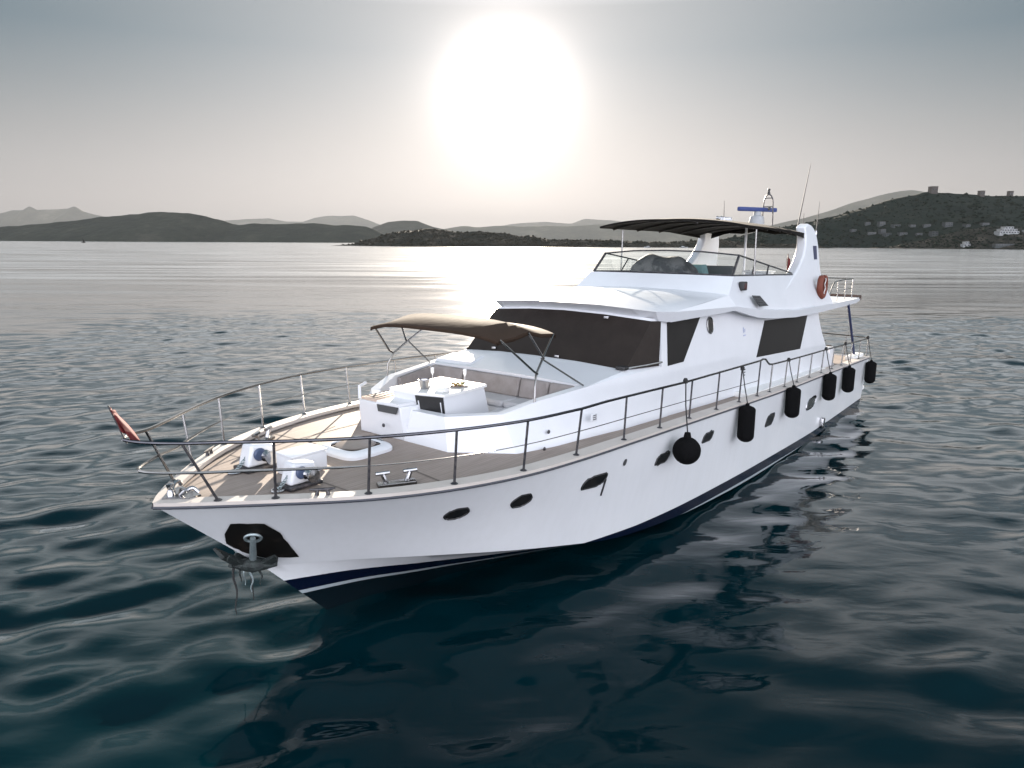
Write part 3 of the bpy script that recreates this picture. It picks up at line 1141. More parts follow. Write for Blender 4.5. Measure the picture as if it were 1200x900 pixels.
def build_deckhouse():
    for sg in (1, -1):
        mb = MB()
        us = [9.6, 11, 13, 15, 17, 19, 20.0]
        bz = [np.interp(u, [b[0] for b in BASE[1:]], [b[2] for b in BASE[1:]]) for u in us]
        rows = []
        for fr in (0, .35, .55, .75, 1.0):
            row = []
            for u, zb in zip(us, bz):
                zt = 4.42 if u < 14 else 4.25 - .02 * (u - 14)
                z = zb + (zt - zb) * fr
                uu = u
                if u == 9.6:
                    uu = 9.6 + max(0, (z - 3.45)) * .16
                if u == 20.0:
                    uu = 20.35 + 1.35 * (1 - fr) ** 2
                row.append(L(uu, sg * house_v(z), z))
            rows.append(row)
        mb.grid(rows)
        # after bulkhead side return
        mb.grid([[r[-1] for r in rows], [r[-1] + Vector((-.15, sg * .35, 0)) for r in rows]])
        mb.build('deckhouse_side', GEL, yacht, angle=30)
    mb = MB()
    mb.poly([L(20.3, 2.2, 1.95), L(20.3, 2.1, 4.1), L(20.3, -2.1, 4.1), L(20.3, -2.2, 1.95)])
    mb.build('after_bulkhead', GEL, yacht)
    # white shell behind the windscreen cover
    mb = MB()
    for sg in (1, -1):
        mb.grid([[L(u + .05, sg * (v - .03 if v > 1.5 else v), z - .01) for u, v, z in WB], [L(u + .05, sg * (v - .03 if v > 1.5 else v), z + .05) for u, v, z in WT]])
    mb.build('windscreen_frame', GEL, yacht, angle=20)
    # brown mesh covers over the raked windscreen: starboard wing, starboard, port, port wing
    def cover(b, t):
        mb = MB()
        nrm = 0.012
        rows = []
        for s in np.linspace(0, 1, 5):
            row = []
            for q in np.linspace(0, 1, 9):
                k = q * (len(b) - 1)
                i = min(int(k), len(b) - 2)
                f = k - i
                pb = Vector(b[i]) * (1 - f) + Vector(b[i + 1]) * f
                pt = Vector(t[i]) * (1 - f) + Vector(t[i + 1]) * f
                p = pb * (1 - s) + pt * s
                p += Vector((-1, 0, .25)) * (nrm + 0.02 * math.sin(math.pi * s) * math.sin(math.pi * q))
                row.append(L(*p))
            rows.append(row)
        mb.grid(rows)
        return mb.build('windscreen_cover', CANVAS, yacht, angle=60)
    inset = lambda P, k: [(u, v * k if v > 1.5 else v, z) for u, v, z in P]
    wb, wt = inset(WB, 1.0), inset(WT, 1.0)
    cover(mirror(wb[:3]), mirror(wt[:3]))
    cover([mirror(wb)[2], wb[3], wb[2]], [mirror(wt)[2], wt[3], wt[2]])
    o = cover([wb[2], wb[1]], [wt[2], wt[1]])
    # port corner pane stops short of the white pillar
    e0 = tuple(np.array(WB[0]) * .90 + np.array(WB[1]) * .10)
    e1 = tuple(np.array(WT[0]) * .88 + np.array(WT[1]) * .12)
    cover([wb[1], (e0[0], e0[1] + .012, e0[2] + .02)], [wt[1], (e1[0], e1[1] + .012, e1[2])])
    # fasteners, parked wiper
    for q in ((653, .45, .02, -.2), (714, .95, .93, .0)):
        pass
    for sg, s, vv in ((1, .04, .55), (1, .93, 1.15), (-1, .05, 1.2)):
        i = 2
        pb, pt = np.array(WB[2]), np.array(WT[2])
        p = pb * (1 - s) + pt * s
        mb = MB()
        mb.box(L(p[0] - .05, sg * vv, p[2] + .015), (.05, .12, .05), .012)
        mb.build('cover_fastener', CHROME, yacht)
    for sg in (1, -1):
        mb = MB()
        mb.tube([L(8.26, sg * 2.12, 3.56), L(8.9, sg * 2.24, 3.56), L(9.5, sg * 2.30, 3.56)], .022, 6)
        mb.build('wiper_arm', CHROME, yacht)
        if sg < 0:
            continue
        mb = MB()
        mb.box(L(8.26, sg * 2.08, 3.575), (.16, .22, .07), .015)
        mb.build('wiper_motor', BLACK, yacht)
    # rounded white pillar between the windscreen and the side glass
    for sg in (1, -1):
        mb = MB()
        pts = [L(u, sg * (house_v(z) + .004), z) for u, z in ((9.56, 3.38), (9.80, 3.38), (9.93, 4.38), (9.70, 4.38))]
        mb.prism(pts, (0, sg * .035, 0))
        o = mb.build('pillar', GEL, yacht, smooth=False)


build_deckhouse()


def side_panel(name, uz, material, off=0.010, thick=0.03, sides=(1, -1), parent=yacht):
    for sg in sides:
        mb = MB()
        pts = [L(u, sg * (house_v(z) + off), z) for u, z in uz]
        mb.prism(pts, (0, sg * thick, 0))
        mb.build(name, material, parent, smooth=False)


side_panel('side_window', [(9.98, 4.34), (11.62, 4.34), (10.58, 3.43), (9.84, 3.43)], BLACKWIN)
side_panel('saloon_window', [(15.62, 3.93), (19.25, 3.80), (18.35, 2.86), (14.82, 3.02)], BLACKWIN)
for sg in (1, -1):
    k = 28
    z0 = 4.10
    oval = [(.165 * math.cos(q), .185 * math.sin(q)) for q in np.linspace(0, 2 * math.pi, k, endpoint=False)]
    mb = MB()
    mb.tube([L(12.10 + x, sg * (house_v(z0 + y) + .012), z0 + y) for x, y in oval], .022, 6, closed=True)
    pw = mb.build('round_port', STEEL, yacht)
    mb = MB()
    mb.prism([L(12.10 + x * .96, sg * (house_v(z0 + y * .96) + .006), z0 + y * .96) for x, y in oval], (0, -sg * .012, 0))
    mb.build('glass', GLASSDARK, pw, smooth=False)
# faint builder's emblem on the side: two small upright lozenges over a bar
for du, dz, w, h in ((-.05, .05, .035, .13), (.04, .03, .035, .09), (0, -.09, .15, .03)):
    z = 3.76 + dz
    mb = MB()
    mb.prism([L(14.12 + du + a, house_v(z + b) + .006, z + b) for a, b in ((-w / 2, -h / 2), (w / 2, -h / 2), (w / 2 + .02, h / 2), (-w / 2 + .02, h / 2))], L(0, .006, 0))
    mb.build('emblem', mat('pale_blue_emblem', (0.42, 0.45, 0.62), 0.5), yacht, smooth=False)
for u, z, w, h in ((6.83, 2.89, .16, .13), (13.9, 2.75, .10, .26)):
    vv = 2.36 if u < 9 else house_v(z)
    root = None
    mb = MB()
    mb.box(L(u, vv + .005, z), (w, .03, h), .008)
    vnt = mb.build('side_vent', GEL, yacht)
    for k in range(3):
        mb = MB()
        mb.box(L(u, vv + .022, z + h * (k - 1) * .28), (w * .7, .01, h * .10))
        mb.build('slot', RUBBER, vnt, smooth=False)
for u, v, z in ((5.75, 2.14, 2.80), (5.55, 2.20, 2.55), (4.55, -.02, 2.86), (4.17, -.3, 2.82)):
    mb = MB()
    mb.lathe([(.002, .0), (.035, .0), (.035, .012), (.02, .022), (.002, .024)], L(u, v, z), 10, rot=Matrix.Rotation(R(90), 3, 'X') if v > 1 else Matrix.Rotation(R(-90), 3, 'Y'))
    mb.build('deck_light', DARKSTEEL, yacht)


# ---- flybridge moulding
def build_fly():
    half_front = [(8.95, 0), (9.02, 1.0), (9.12, 1.75), (9.35, 2.18), (9.9, 2.34)]
    lo_front = [(9.28, 0, 4.53), (9.33, 1.0, 4.50), (9.42, 1.85, 4.43), (9.62, 2.12, 4.39), (9.9, 2.27, 4.36)]
    lip_z = [4.72, 4.71, 4.66, 4.61, 4.58]
    low = [(9.9, 2.27, 4.36), (11.4, 2.36, 4.38), (12.95, 2.42, 4.40), (14.4, 2.46, 4.12), (15.4, 2.46, 4.02), (17.4, 2.45, 3.90), (19.6, 2.43, 3.87), (22.5, 2.40, 3.87), (24.4, 2.36, 3.88), (25.1, 2.30, 3.93)]
    lip = [(9.9, 2.34, 4.58), (11.4, 2.40, 4.54), (12.95, 2.45, 4.50), (14.4, 2.49, 4.33), (15.4, 2.49, 4.25), (17.4, 2.48, 4.11), (19.6, 2.46, 4.08), (22.5, 2.42, 4.05), (24.4, 2.38, 4.03), (25.1, 2.32, 4.00)]
    crest = [(9.9, 2.335, 4.58), (11.4, 2.30, 4.67), (12.92, 2.24, 4.765), (13.5, 2.10, 5.19), (15.4, 2.0, 5.14), (17.4, 1.93, 5.09), (18.75, 1.88, 5.05), (19.3, 1.87, 5.04)]
    crease = [(12.72, 0, 4.87), (12.76, 1.0, 4.85), (12.83, 1.75, 4.81), (12.90, 2.13, 4.78), (12.92, 2.24, 4.765)]
    sill = [(13.42, 0, 5.20), (13.44, 1.0, 5.20), (13.47, 1.65, 5.195), (13.49, 1.97, 5.19), (13.5, 2.10, 5.19)]
    lipmb, sidemb, mb = MB(), MB(), MB()
    for sg in (1, -1):
        # brow lip and underside
        a = [L(u, sg * v, z) for u, v, z in lo_front]
        b = [L(u, sg * v, z) for (u, v), z in zip(half_front, lip_z)]
        lipmb.grid([a, b])
        mb.grid([a, [L(u + .5, sg * v * .9, z + .06) for u, v, z in lo_front]])
        lo = [L(u, sg * v, z) for u, v, z in low]
        li = [L(u, sg * v, z) for u, v, z in lip]
        lipmb.grid([lo, li])
        mb.grid([lo, [L(u, sg * (v - .45), z + .05) for u, v, z in low]])
        # roof of the saloon, gently cambered, up to the crease under the windscreen
        fr_ = [L(u, sg * v, z) for (u, v), z in zip(half_front, lip_z)]
        cs_ = [L(u, sg * v, z) for u, v, z in crease]
        rows = []
        for t in np.linspace(0, 1, 9):
            rows.append([p.lerp(q, t) + Vector((0, 0, .05 * math.sin(math.pi * t) * (1 - (k / 4) ** 2))) for k, (p, q) in enumerate(zip(fr_, cs_))])
        mb.grid(rows)
        sidemb.grid([cs_, [L(u, sg * v, z) for u, v, z in sill]])
        # side panel: ledge on the flange, then up to the crest
        g = [[], [], []]
        for u in (9.9, 11.4, 12.92, 13.5, 14.4, 15.4, 17.4, 18.75, 19.3):
            lv, lz = np.interp(u, [p[0] for p in lip], [p[1] for p in lip]), np.interp(u, [p[0] for p in lip], [p[2] for p in lip])
            cv, cz = np.interp(u, [p[0] for p in crest], [p[1] for p in crest]), np.interp(u, [p[0] for p in crest], [p[2] for p in crest])
            k = min(1, max(0, (u - 12.92) / 1.5))
            g[0].append(L(u, sg * lv, lz))
            g[1].append(L(u, sg * (lv - .16 * k), lz + .015 * k))
            g[2].append(L(u, sg * cv, cz))
        sidemb.grid(g)
        # coaming cap and inner face
        cr = [L(u, sg * v, z) for u, v, z in crest[3:]]
        ci = [L(u, sg * (v - .13), z) for u, v, z in crest[3:]]
        cd = [L(u, sg * (v - .13), 4.05) for u, v, z in crest[3:]]
        mb.grid([cr, ci, cd])
        mb.grid([[L(13.5, sg * 2.1, 5.19), L(13.45, 0, 5.19)], [L(13.65, sg * 1.97, 5.19), L(13.6, 0, 5.19)], [L(13.65, sg * 1.97, 4.05), L(13.6, 0, 4.05)]])
    mb.build('flybridge', GEL, yacht, angle=22)
    lipmb.build('flybridge_lip', GEL, yacht, angle=14)
    sidemb.build('flybridge_side', GEL, yacht, angle=10)
    mb = MB()
    deck = [(13.5, 2.0), (19.3, 2.3), (22.5, 2.36), (24.4, 2.33), (25.1, 2.27)]
    mb.prism([L(u, v, 4.0) for u, v in deck] + [L(u, -v, 4.0) for u, v in deck[::-1]], (0, 0, .035))
    mb.build('flybridge_deck', GEL_MATT, yacht, smooth=False)
    mb = MB()
    und = [(9.6, 1.7), (13.5, 2.2), (19.3, 2.3), (22.5, 2.3), (25.0, 2.2)]
    mb.poly([L(u, v, 3.93 + (.45 if u < 14 else 0)) for u, v in und] + [L(u, -v, 3.93 + (.45 if u < 14 else 0)) for u, v in und[::-1]])
    mb.build('overhang_ceiling', GEL, yacht, smooth=False)
    mb = MB()
    mb.box(L(25.15, 0, 4.03), (.10, 4.66, .20), .03)
    mb.build('deck_edge_trim', WOOD, yacht)
    # louvre, mast lamp and dark badge on the sides
    for sg in (1, -1):
        mb = MB()
        mb.prism([L(u, sg * v, z) for u, v, z in ((14.16, 2.33, 4.70), (14.72, 2.31, 4.66), (15.10, 2.42, 4.38), (14.50, 2.42, 4.40))], L(0, sg * .03, 0))
        f = mb.build('engine_room_vent', RUBBER, yacht, smooth=False)
        for k in range(4):
            fa = .16 + .22 * k
            mb = MB()
            pa = Vector((14.16, 2.365, 4.70)).lerp(Vector((14.50, 2.455, 4.40)), fa)
            pb = Vector((14.72, 2.345, 4.66)).lerp(Vector((15.10, 2.455, 4.38)), fa)
            mb.tube([L(pa.x + .04, sg * pa.y, pa.z), L(pb.x - .04, sg * pb.y, pb.z)], .014, 5)
            mb.build('louvre', DARKSTEEL, f)
    mb = MB()
    mb.box(L(13.73, 2.26, 4.95), (.20, .16, .22), .03)
    nl = mb.build('navigation_light', BLACK, yacht)
    mb = MB()
    mb.box(L(13.70, 2.345, 4.95), (.12, .02, .14), .008)
    mb.build('lens', PINK, nl)


build_fly()


# ---- radar arch
def build_arch():
    outer = [(21.55, 3.9), (21.35, 4.4), (21.15, 5.0), (21.05, 5.5), (20.98, 5.95), (20.78, 6.33), (20.45, 6.55), (20.05, 6.62)]
    inner = [(19.70, 6.52), (19.76, 6.25), (19.72, 6.0), (19.55, 5.75), (19.28, 5.50), (18.78, 5.20), (17.95, 4.86), (16.8, 4.60), (15.6, 4.40)]
    for sg in (1, -1):
        o = spline([(u, 0, z) for u, z in outer], 26)
        i = spline([(u, 0, z) for u, z in inner], 30)
        prof = [(p[0], p[2]) for p in o] + [(p[0], p[2]) for p in i] + [(15.6, 4.2), (17.5, 4.02), (20.5, 4.0)]
        mb = MB()
        def vv(z, off):
            return (2.30 - (z - 4.2) * .42 if z < 5.0 else 1.965 - (z - 5.0) * .12) - off
        a = mb.verts([L(u, sg * vv(z, 0), z) for u, z in prof])
        b = mb.verts([L(u, sg * (vv(z, 0) - .30), z) for u, z in prof])
        n = len(a)
        mb.face(a)
        mb.face(b[::-1])
        for k in range(n):
            j = (k + 1) % n
            mb.face([a[k], a[j], b[j], b[k]])
        ob = mb.build('radar_arch', GEL, yacht, angle=30)
        md = ob.modifiers.new('round', 'BEVEL')
        md.width = .05
        md.segments = 3
        md.limit_method = 'ANGLE'
        md.angle_limit = R(50)
        mb = MB()
        pts = [L(u, sg * (vv(z, 0) + .004), z) for u, z in ((20.40, 5.93), (20.74, 5.93), (20.74, 5.50), (20.46, 5.50))]
        mb.prism(pts, L(0, sg * .012, 0))
        bd = mb.build('arch_badge', NAVY, ob, smooth=False)


build_arch()


# ---- hard top, flybridge windscreen
def build_hardtop():
    mb = MB()
    rows_t, rows_b = [], []
    for t in np.linspace(0, 1, 16):
        u = 14.0 + 6.2 * t
        w = 2.18 - .45 * t
        ze = 6.40 - .10 * t - .10 * max(0, t - .6)
        cr = .22 + .03 * math.sin(math.pi * t)
        fr = .10 * math.exp(-(t / .08) ** 2)
        rt, rb = [], []
        for s in np.linspace(-1, 1, 17):
            z = ze + cr * (1 - abs(s) ** 2.2) - fr * (1 - abs(s)) * .5
            uu = u - .25 * (1 - s * s) * (1 - t)
            rt.append(L(uu, w * s, z + .05))
            rb.append(L(uu, w * s * .995, z))
        rows_t.append(rt)
        rows_b.append(rb)
    mb.grid(rows_t)
    mb.grid(rows_b)
    for rt, rb in ((rows_t[0], rows_b[0]), (rows_t[-1], rows_b[-1]), ([r[0] for r in rows_t], [r[0] for r in rows_b]), ([r[-1] for r in rows_t], [r[-1] for r in rows_b])):
        mb.grid([rt, rb])
    ht = mb.build('hardtop', mat('black_canvas_top', (0.007, 0.006, 0.0055), 0.85, spec=0.12, noise=(2, (0.011, 0.0095, 0.0085), .35, .7)), yacht, angle=40)
    mb = MB()
    for k in (0, -1):
        side_ = [r[k] for r in rows_b[9:]]
        mb.grid([side_, [p - Vector((0, 0, .13 * i / 6)) for i, p in enumerate(side_)]])
    aft = rows_b[-1]
    mb.grid([aft, [p - Vector((.02, 0, .13 + .03 * math.sin(k * 1.3))) for k, p in enumerate(aft)]])
    o = mb.build('valance', bpy.data.materials['black_canvas_top'], ht, angle=60)
    md = o.modifiers.new('cloth', 'SOLIDIFY')
    md.thickness = .01
    mb = MB()
    mb.tube([p + Vector((.05, 0, -.05)) for p in aft], .05, 8)
    mb.build('arch_tube', GEL, ht)
    for t in (.1, .3, .5, .7, .9):
        u = 14.0 + 6.2 * t
        w = 2.18 - .45 * t
        ze = 6.40 - .10 * t - .10 * max(0, t - .6)
        mb = MB()
        mb.tube([L(u - .25 * (1 - s * s) * (1 - t), w * s * .98, ze + (.22 + .03 * math.sin(math.pi * t)) * (1 - abs(s) ** 2.2) - .02) for s in np.linspace(-1, 1, 13)], .025, 6)
        mb.build('top_bow', mat('bronze_tube', (0.022, 0.017, 0.014), .45) if t == .1 else bpy.data.materials['bronze_tube'], ht)
    for u, v in ((15.4, -.9), (16.2, -.2), (15.0, .6)):
        mb = MB()
        mb.lathe([(.01, 0), (.07, 0), (.07, .03), (.01, .035)], L(u, v, 6.57), 12)
        mb.build('ceiling_lamp', CHROME, ht)
    for u, v, z0, r_ in ((15.1, -2.08, 5.17, .022), (15.1, 2.0, 5.17, .022), (18.7, .30, 4.05, .04)):
        mb = MB()
        mb.tube([L(u, v, z0), L(u, v * .99, 6.36 if abs(v) > 1 else 6.55)], r_, 8)
        mb.build('hardtop_post', STEEL if abs(v) > 1 else GEL, yacht)


build_hardtop()


def build_fly_screen():
    BL = [(18.6, 1.88, 5.07), (13.55, 2.04, 5.20), (13.5, 1.0, 5.215), (13.48, 0, 5.22)]
    TL = [(18.5, 1.86, 5.12), (14.05, 1.98, 5.70), (13.95, 1.0, 5.78), (13.93, 0, 5.80)]
    for sg in (1, -1):
        for i in range(3):
            if sg == -1 and i == 2:
                pass
            pts = [BL[i], BL[i + 1], TL[i + 1], TL[i]]
            mb = MB()
            mb.prism([L(u, sg * v, z) for u, v, z in pts], L(.012, 0, 0) if i else L(0, -sg * .012, 0))
            mb.build('flybridge_pane', GLASS, yacht, smooth=False)
        mb = MB()
        mb.tube([L(u, sg * v, z) for u, v, z in TL], .022, 6)
        mb.build('screen_rail', DARKSTEEL, yacht)
        mb = MB()
        mb.tube([L(u, sg * v, z + .005) for u, v, z in BL], .026, 6)
        mb.build('screen_sill', DARKSTEEL, yacht)
        for t in (0, .28, .52):
            a = Vector(BL[1]).lerp(Vector(BL[0]), t)
            b = Vector(TL[1]).lerp(Vector(TL[0]), t)
            mb = MB()
            mb.tube([L(*(a.x, sg * a.y, a.z)), L(*(b.x, sg * b.y, b.z))], .035 if t == 0 else .022, 6)
            mb.build('screen_post', DARKSTEEL, yacht)


build_fly_screen()

# things on the flybridge
t_ = put('covered_helm', 14.9, -.55, 4.035)
tag(t_, 'low helm console wrapped in grey and black tarpaulin behind the flybridge windscreen', 'covered console')
mb = MB()
rows = []
for s in np.linspace(-1, 1, 15):
    row = []
    for q in np.linspace(0, math.pi, 11):
        wz = 1.0 + .60 * (1 - abs(s) ** 6.0) * (1 - .12 * s) * math.sin(q) ** .5 + .035 * math.sin(7 * s + 3 * q) * math.sin(q)
        row.append(Vector((-.45 * math.cos(q) * (1 - .15 * abs(s) ** 4), -s * .98, wz - (1.0 if q in (0, math.pi) else 0) * 0)))
    rows.append(row)
mb.grid(rows)
mb.build('tarpaulin', TARP, t_, angle=50)
mb = MB()
mb.box((0, 0, .5), (.8, 1.8, 1.0), .04)
mb.build('console', BLACK, t_)
t_ = put('helm_seat', 15.7, .05, 4.035)
tag(t_, 'teal covered helm seat beside the tarpaulin on the flybridge', 'seat')
mb = MB()
mb.hexa([Vector((-.3, -.45, .55)), Vector((.3, -.45, .55)), Vector((.3, .45, .55)), Vector((-.3, .45, .55))],
        [Vector((-.1, -.22, 1.36)), Vector((.22, -.22, 1.36)), Vector((.22, .22, 1.36)), Vector((-.1, .22, 1.36))])
o = mb.build('seat_cover', TEAL, t_)
mb = MB()
mb.tube([(0, 0, 0), (0, 0, .6)], .08)
mb.build('pedestal', STEEL, t_)
t_ = put('bench_seat', 17.0, .35, 4.035)
tag(t_, 'dark padded bench on the flybridge aft of the teal seat', 'bench')
mb = MB()
mb.box((-.35, 0, 1.0), (.14, .9, .62), .05)
mb.build('backrest', BLACK, t_)
mb = MB()
mb.box((0, 0, .42), (.7, .9, .84), .05)
mb.build('base', GEL, t_)
t_ = put('flybridge_table', 17.9, 1.1, 4.035)
tag(t_, 'white box locker on the flybridge beside the port coaming', 'locker')
mb = MB()
mb.box((0, 0, .55), (.6, .7, 1.1), .04)
mb.build('cabinet', GEL, t_)
mb = MB()
mb.box((0, 0, 1.13), (.66, .76, .05), .015)
mb.build('lid', GEL_MATT, t_)

# ---- radar scanner, light mast, aerials on the hard top
t_ = put('radar_scanner', 20.3, .0, 6.58)
tag(t_, 'open radar scanner with dark blue covered bar on a white pedestal above the hardtop', 'radar')
mb = MB()
mb.lathe([(.01, 0), (.24, 0), (.25, .12), (.21, .30), (.12, .34), (.11, .46), (.01, .46)], n=20)
mb.build('pedestal', mat('grey_enamel', (0.34, 0.35, 0.36), .4, noise=(5, (.28, .29, .30), .4, .7)), t_)
mb = MB()
rad = Matrix.Rotation(R(68), 3, 'Z')
mb.box((0, 0, .53), (.11, 1.78, .14), .045, rot=rad)
mb.build('scanner_bar', BLUE, t_)
t_ = put('horn', 19.2, -.5, 6.72)
tag(t_, 'small white twin trumpet horn on the hardtop left of the radar', 'horn')
mb = MB()
for dy in (-.07, .07):
    mb.lathe([(.02, 0), (.03, .2), (.07, .36), (.065, .36), (.015, .1)], (0, dy, .09), 10, axis='Y')
mb.build('trumpet', CHROME, t_)
mb = MB()
mb.box((0, .1, .04), (.2, .34, .09), .02)
mb.build('foot', GEL, t_)
t_ = put('light_mast', 20.55, .25, 6.58)
tag(t_, 'arched tube light mast with an anchor lamp on top beside the radar', 'light mast')
for dx, dy in ((-.19, -.05), (.19, -.05)):
    pass
mb = MB()
mb.tube(spline([(.0, -.20, 0), (.0, -.17, .55), (0, -.14, .85), (0, -.08, .98), (0, 0, 1.03), (0, .08, .98), (0, .13, .85), (0, .15, .55), (0, .16, 0)], 30), .022, 6)
mb.build('arch_tube', DARKSTEEL, t_)
for z in (.62, .9):
    mb = MB()
    mb.tube([(0, -.15, z), (0, .14, z)], .016, 6)
    mb.build('rung', DARKSTEEL, t_)
mb = MB()
mb.lathe([(.01, 0), (.05, 0), (.05, .05), (.035, .06), (.035, .12), (.05, .13), (.04, .17), (.005, .18)], (0, 0, 1.03), 12)
mb.build('lamp', BLACK, t_)
mb = MB()
mb.lathe([(.01, 0), (.05, 0), (.04, .11), (.005, .12)], (-.02, -.06, .5), 10)
mb.build('deck_lamp', BLACK, t_)


def whip(u, v, z0, u1, v1, z1, r_, label):
    o = put('aerial', u, v, z0)
    tag(o, label, 'aerial', 'whip aerials around the hardtop')
    d = Vector((u1 - u, -(v1 - v), z1 - z0))
    mb = MB()
    mb.tube([Vector((0, 0, 0)), d * .5, d], [r_, r_ * .75, r_ * .4], 6)
    mb.build('whip', RUBBER, o)
    mb = MB()
    mb.lathe([(.01, -.02), (.035, -.02), (.035, .05), (.022, .12), (.005, .12)], n=8)
    mb.build('foot', CHROME, o)


whip(17.6, 0.0, 6.66, 17.55, 0.0, 7.27, .014, 'thin short aerial left of the radar, rising from the middle of the hardtop')
whip(20.6, 1.25, 6.45, 20.9, 1.42, 8.55, .022, 'tallest whip aerial, leaning right beside the light mast')
whip(20.75, 1.38, 6.45, 20.75, 1.38, 6.98, .018, 'shortest aerial, a stub at the foot of the tallest whip')
whip(21.05, 1.72, 6.30, 21.0, 1.77, 7.35, .016, 'upright medium aerial on the port corner of the radar arch')


# ---- railings
def rail_u(u):
    """height of the top rail above the cap"""
    return .80 if u < 13.4 else .69


def build_rails():
    # bow and side rail: two halves share the pulpit tip
    root_names = []
    for sg in (1, -1):
        pts = [(-.27, 0, 3.56), (-.22, .14, 3.55), (-.05, .33, 3.53), (.21, .50, 3.50), (.6, .80, 3.485), (1.06, 1.20, 3.47), (2.03, 1.93, 3.45), (3.11, 2.49, 3.43), (4.25, 2.86, 3.41), (5.45, 3.0, 3.39)]
        sp = [tuple(p) for p in spline(pts, 60)]
        for u in np.linspace(6.2, 13.3, 16):
            v, z = sheer_vz(u)
            sp.append((u, v - .06, z + .82 + max(0, .024 * (u - 9))))
        sp += [(13.5, 2.98, 3.205), (13.68, 2.98, 3.175), (13.85, 2.975, 3.08), (14.0, 2.97, 3.01), (14.25, 2.97, 2.98)]
        for u in np.linspace(14.8, 25.3, 18):
            v, z = sheer_vz(u)
            sp.append((u, v - .06, z + .76 - .004 * (u - 14)))
        mb = MB()
        mb.tube([L(u, sg * v, z) for u, v, z in sp], .024, 8)
        rail = mb.build('guard_rail', RAILDARK if sg > 0 else STEEL, yacht)  # port rail takes the copy with dark reflections in its colour
        mid = [(-.13, 0, 3.12), (-.09, .12, 3.115), (.05, .28, 3.105), (.40, .60, 3.09)]
        for u in np.linspace(.75, 13.2, 40):
            v, z = sheer_vz(u)
            mid.append((u, v - .02 - .04 * min(1, u / 5), z + .43))
        mb = MB()
        rr = [.020] * 8 + [.008] * 60
        mb.tube([L(u, sg * v, z) for u, v, z in mid], (rr[:len(mid)]), 6)
        mb.build('middle_wire', STEEL, rail)
        st = [(.57, .60, .21, .50), (1.10, 1.10, 1.06, 1.20), (2.03, 1.86, 2.03, 1.93), (3.11, 2.43, 3.11, 2.49), (4.25, 2.78, 4.25, 2.86)]
        tops = [3.50, 3.47, 3.45, 3.43, 3.41]
        posts = []
        for (ub, vb, ut, vt), zt in zip(st, tops):
            posts.append(((ub, vb, sheer_vz(ub)[1] + .03), (ut, vt, zt)))
        for u in (5.47, 6.85, 8.15, 9.42, 10.78, 12.1, 13.3):
            v, z = sheer_vz(u)
            zt = np.interp(u, [s[0] for s in sp], [s[2] for s in sp])
            vt = np.interp(u, [s[0] for s in sp], [s[1] for s in sp])
            posts.append(((u, v - .09, z + .03), (u, vt, zt)))
        for u in (14.2, 15.4, 16.5, 17.7, 18.95, 20.2, 21.45, 22.7, 24.0, 25.3):
            v, z = sheer_vz(u)
            zt = np.interp(u, [s[0] for s in sp], [s[2] for s in sp])
            posts.append(((u, v - .09, z + .03), (u, v - .06, zt)))
        for a, b in posts:
            mb = MB()
            mb.tube([L(a[0], sg * a[1], a[2]), L(b[0], sg * b[1], b[2])], .019, 8)
            mb.lathe([(.02, 0), (.055, 0), (.055, .012), (.028, .03), (.02, .03)], L(a[0], sg * a[1], a[2] - .005), 10)
            mb.build('stanchion', DARKSTEEL if sg > 0 and a[0] < 14 else STEEL, rail)  # forward port posts darker too, dark reflections put into the colour
    # after quarter gate hoop and stern rail
    mb = MB()
    mb.tube([L(25.3, 2.69, 2.54), L(25.32, 1.9, 2.56), L(25.34, .9, 2.58)], .022, 8)
    mb.tube([L(25.34, .9, 2.58), L(25.34, .9, 1.82)], .02, 8)
    mb.tube([L(25.32, 1.9, 2.56), L(25.32, 1.9, 1.82)], .02, 8)
    mb.build('stern_rail', STEEL, yacht)
    # flybridge after rail
    zt, zm, zb = 4.74, 4.40, 4.03
    mb = MB()
    for sg in (1, -1):
        pts = spline([(21.45, sg * 2.16, 4.05), (21.85, sg * 2.16, 4.55), (22.1, sg * 2.16, zt - .03), (22.6, sg * 2.16, zt), (24.6, sg * 2.12, zt)], 16)
        mb.tube([L(*p) for p in pts], .022, 7)
    mb.tube([L(24.6, 2.12, zt), L(24.62, 0, zt), L(24.6, -2.12, zt)], .022, 7)
    fr = mb.build('flybridge_rail', STEEL, yacht)
    mb = MB()
    mb.tube([L(21.75, 2.16, zm), L(24.6, 2.12, zm), L(24.62, 0, zm), L(24.6, -2.12, zm), L(21.75, -2.16, zm)], .012, 6)
    mb.build('middle_wire', STEEL, fr)
    for u, v in ((22.6, 2.15), (23.6, 2.14), (24.6, 2.12), (24.62, 1.1), (24.62, 0), (24.62, -1.1), (24.6, -2.12), (23.6, -2.14), (22.6, -2.15)):
        mb = MB()
        mb.tube([L(u, v, zb), L(u, v, zt)], .018, 7)
        mb.build('stanchion', STEEL, fr)
    for sg in (1, -1):
        mb = MB()
        mb.tube([L(24.75, sg * 2.38, 1.86), L(23.3, sg * 2.36, 3.9)], .045, 8)
        mb.build('overhang_prop', NAVY, yacht)


build_rails()

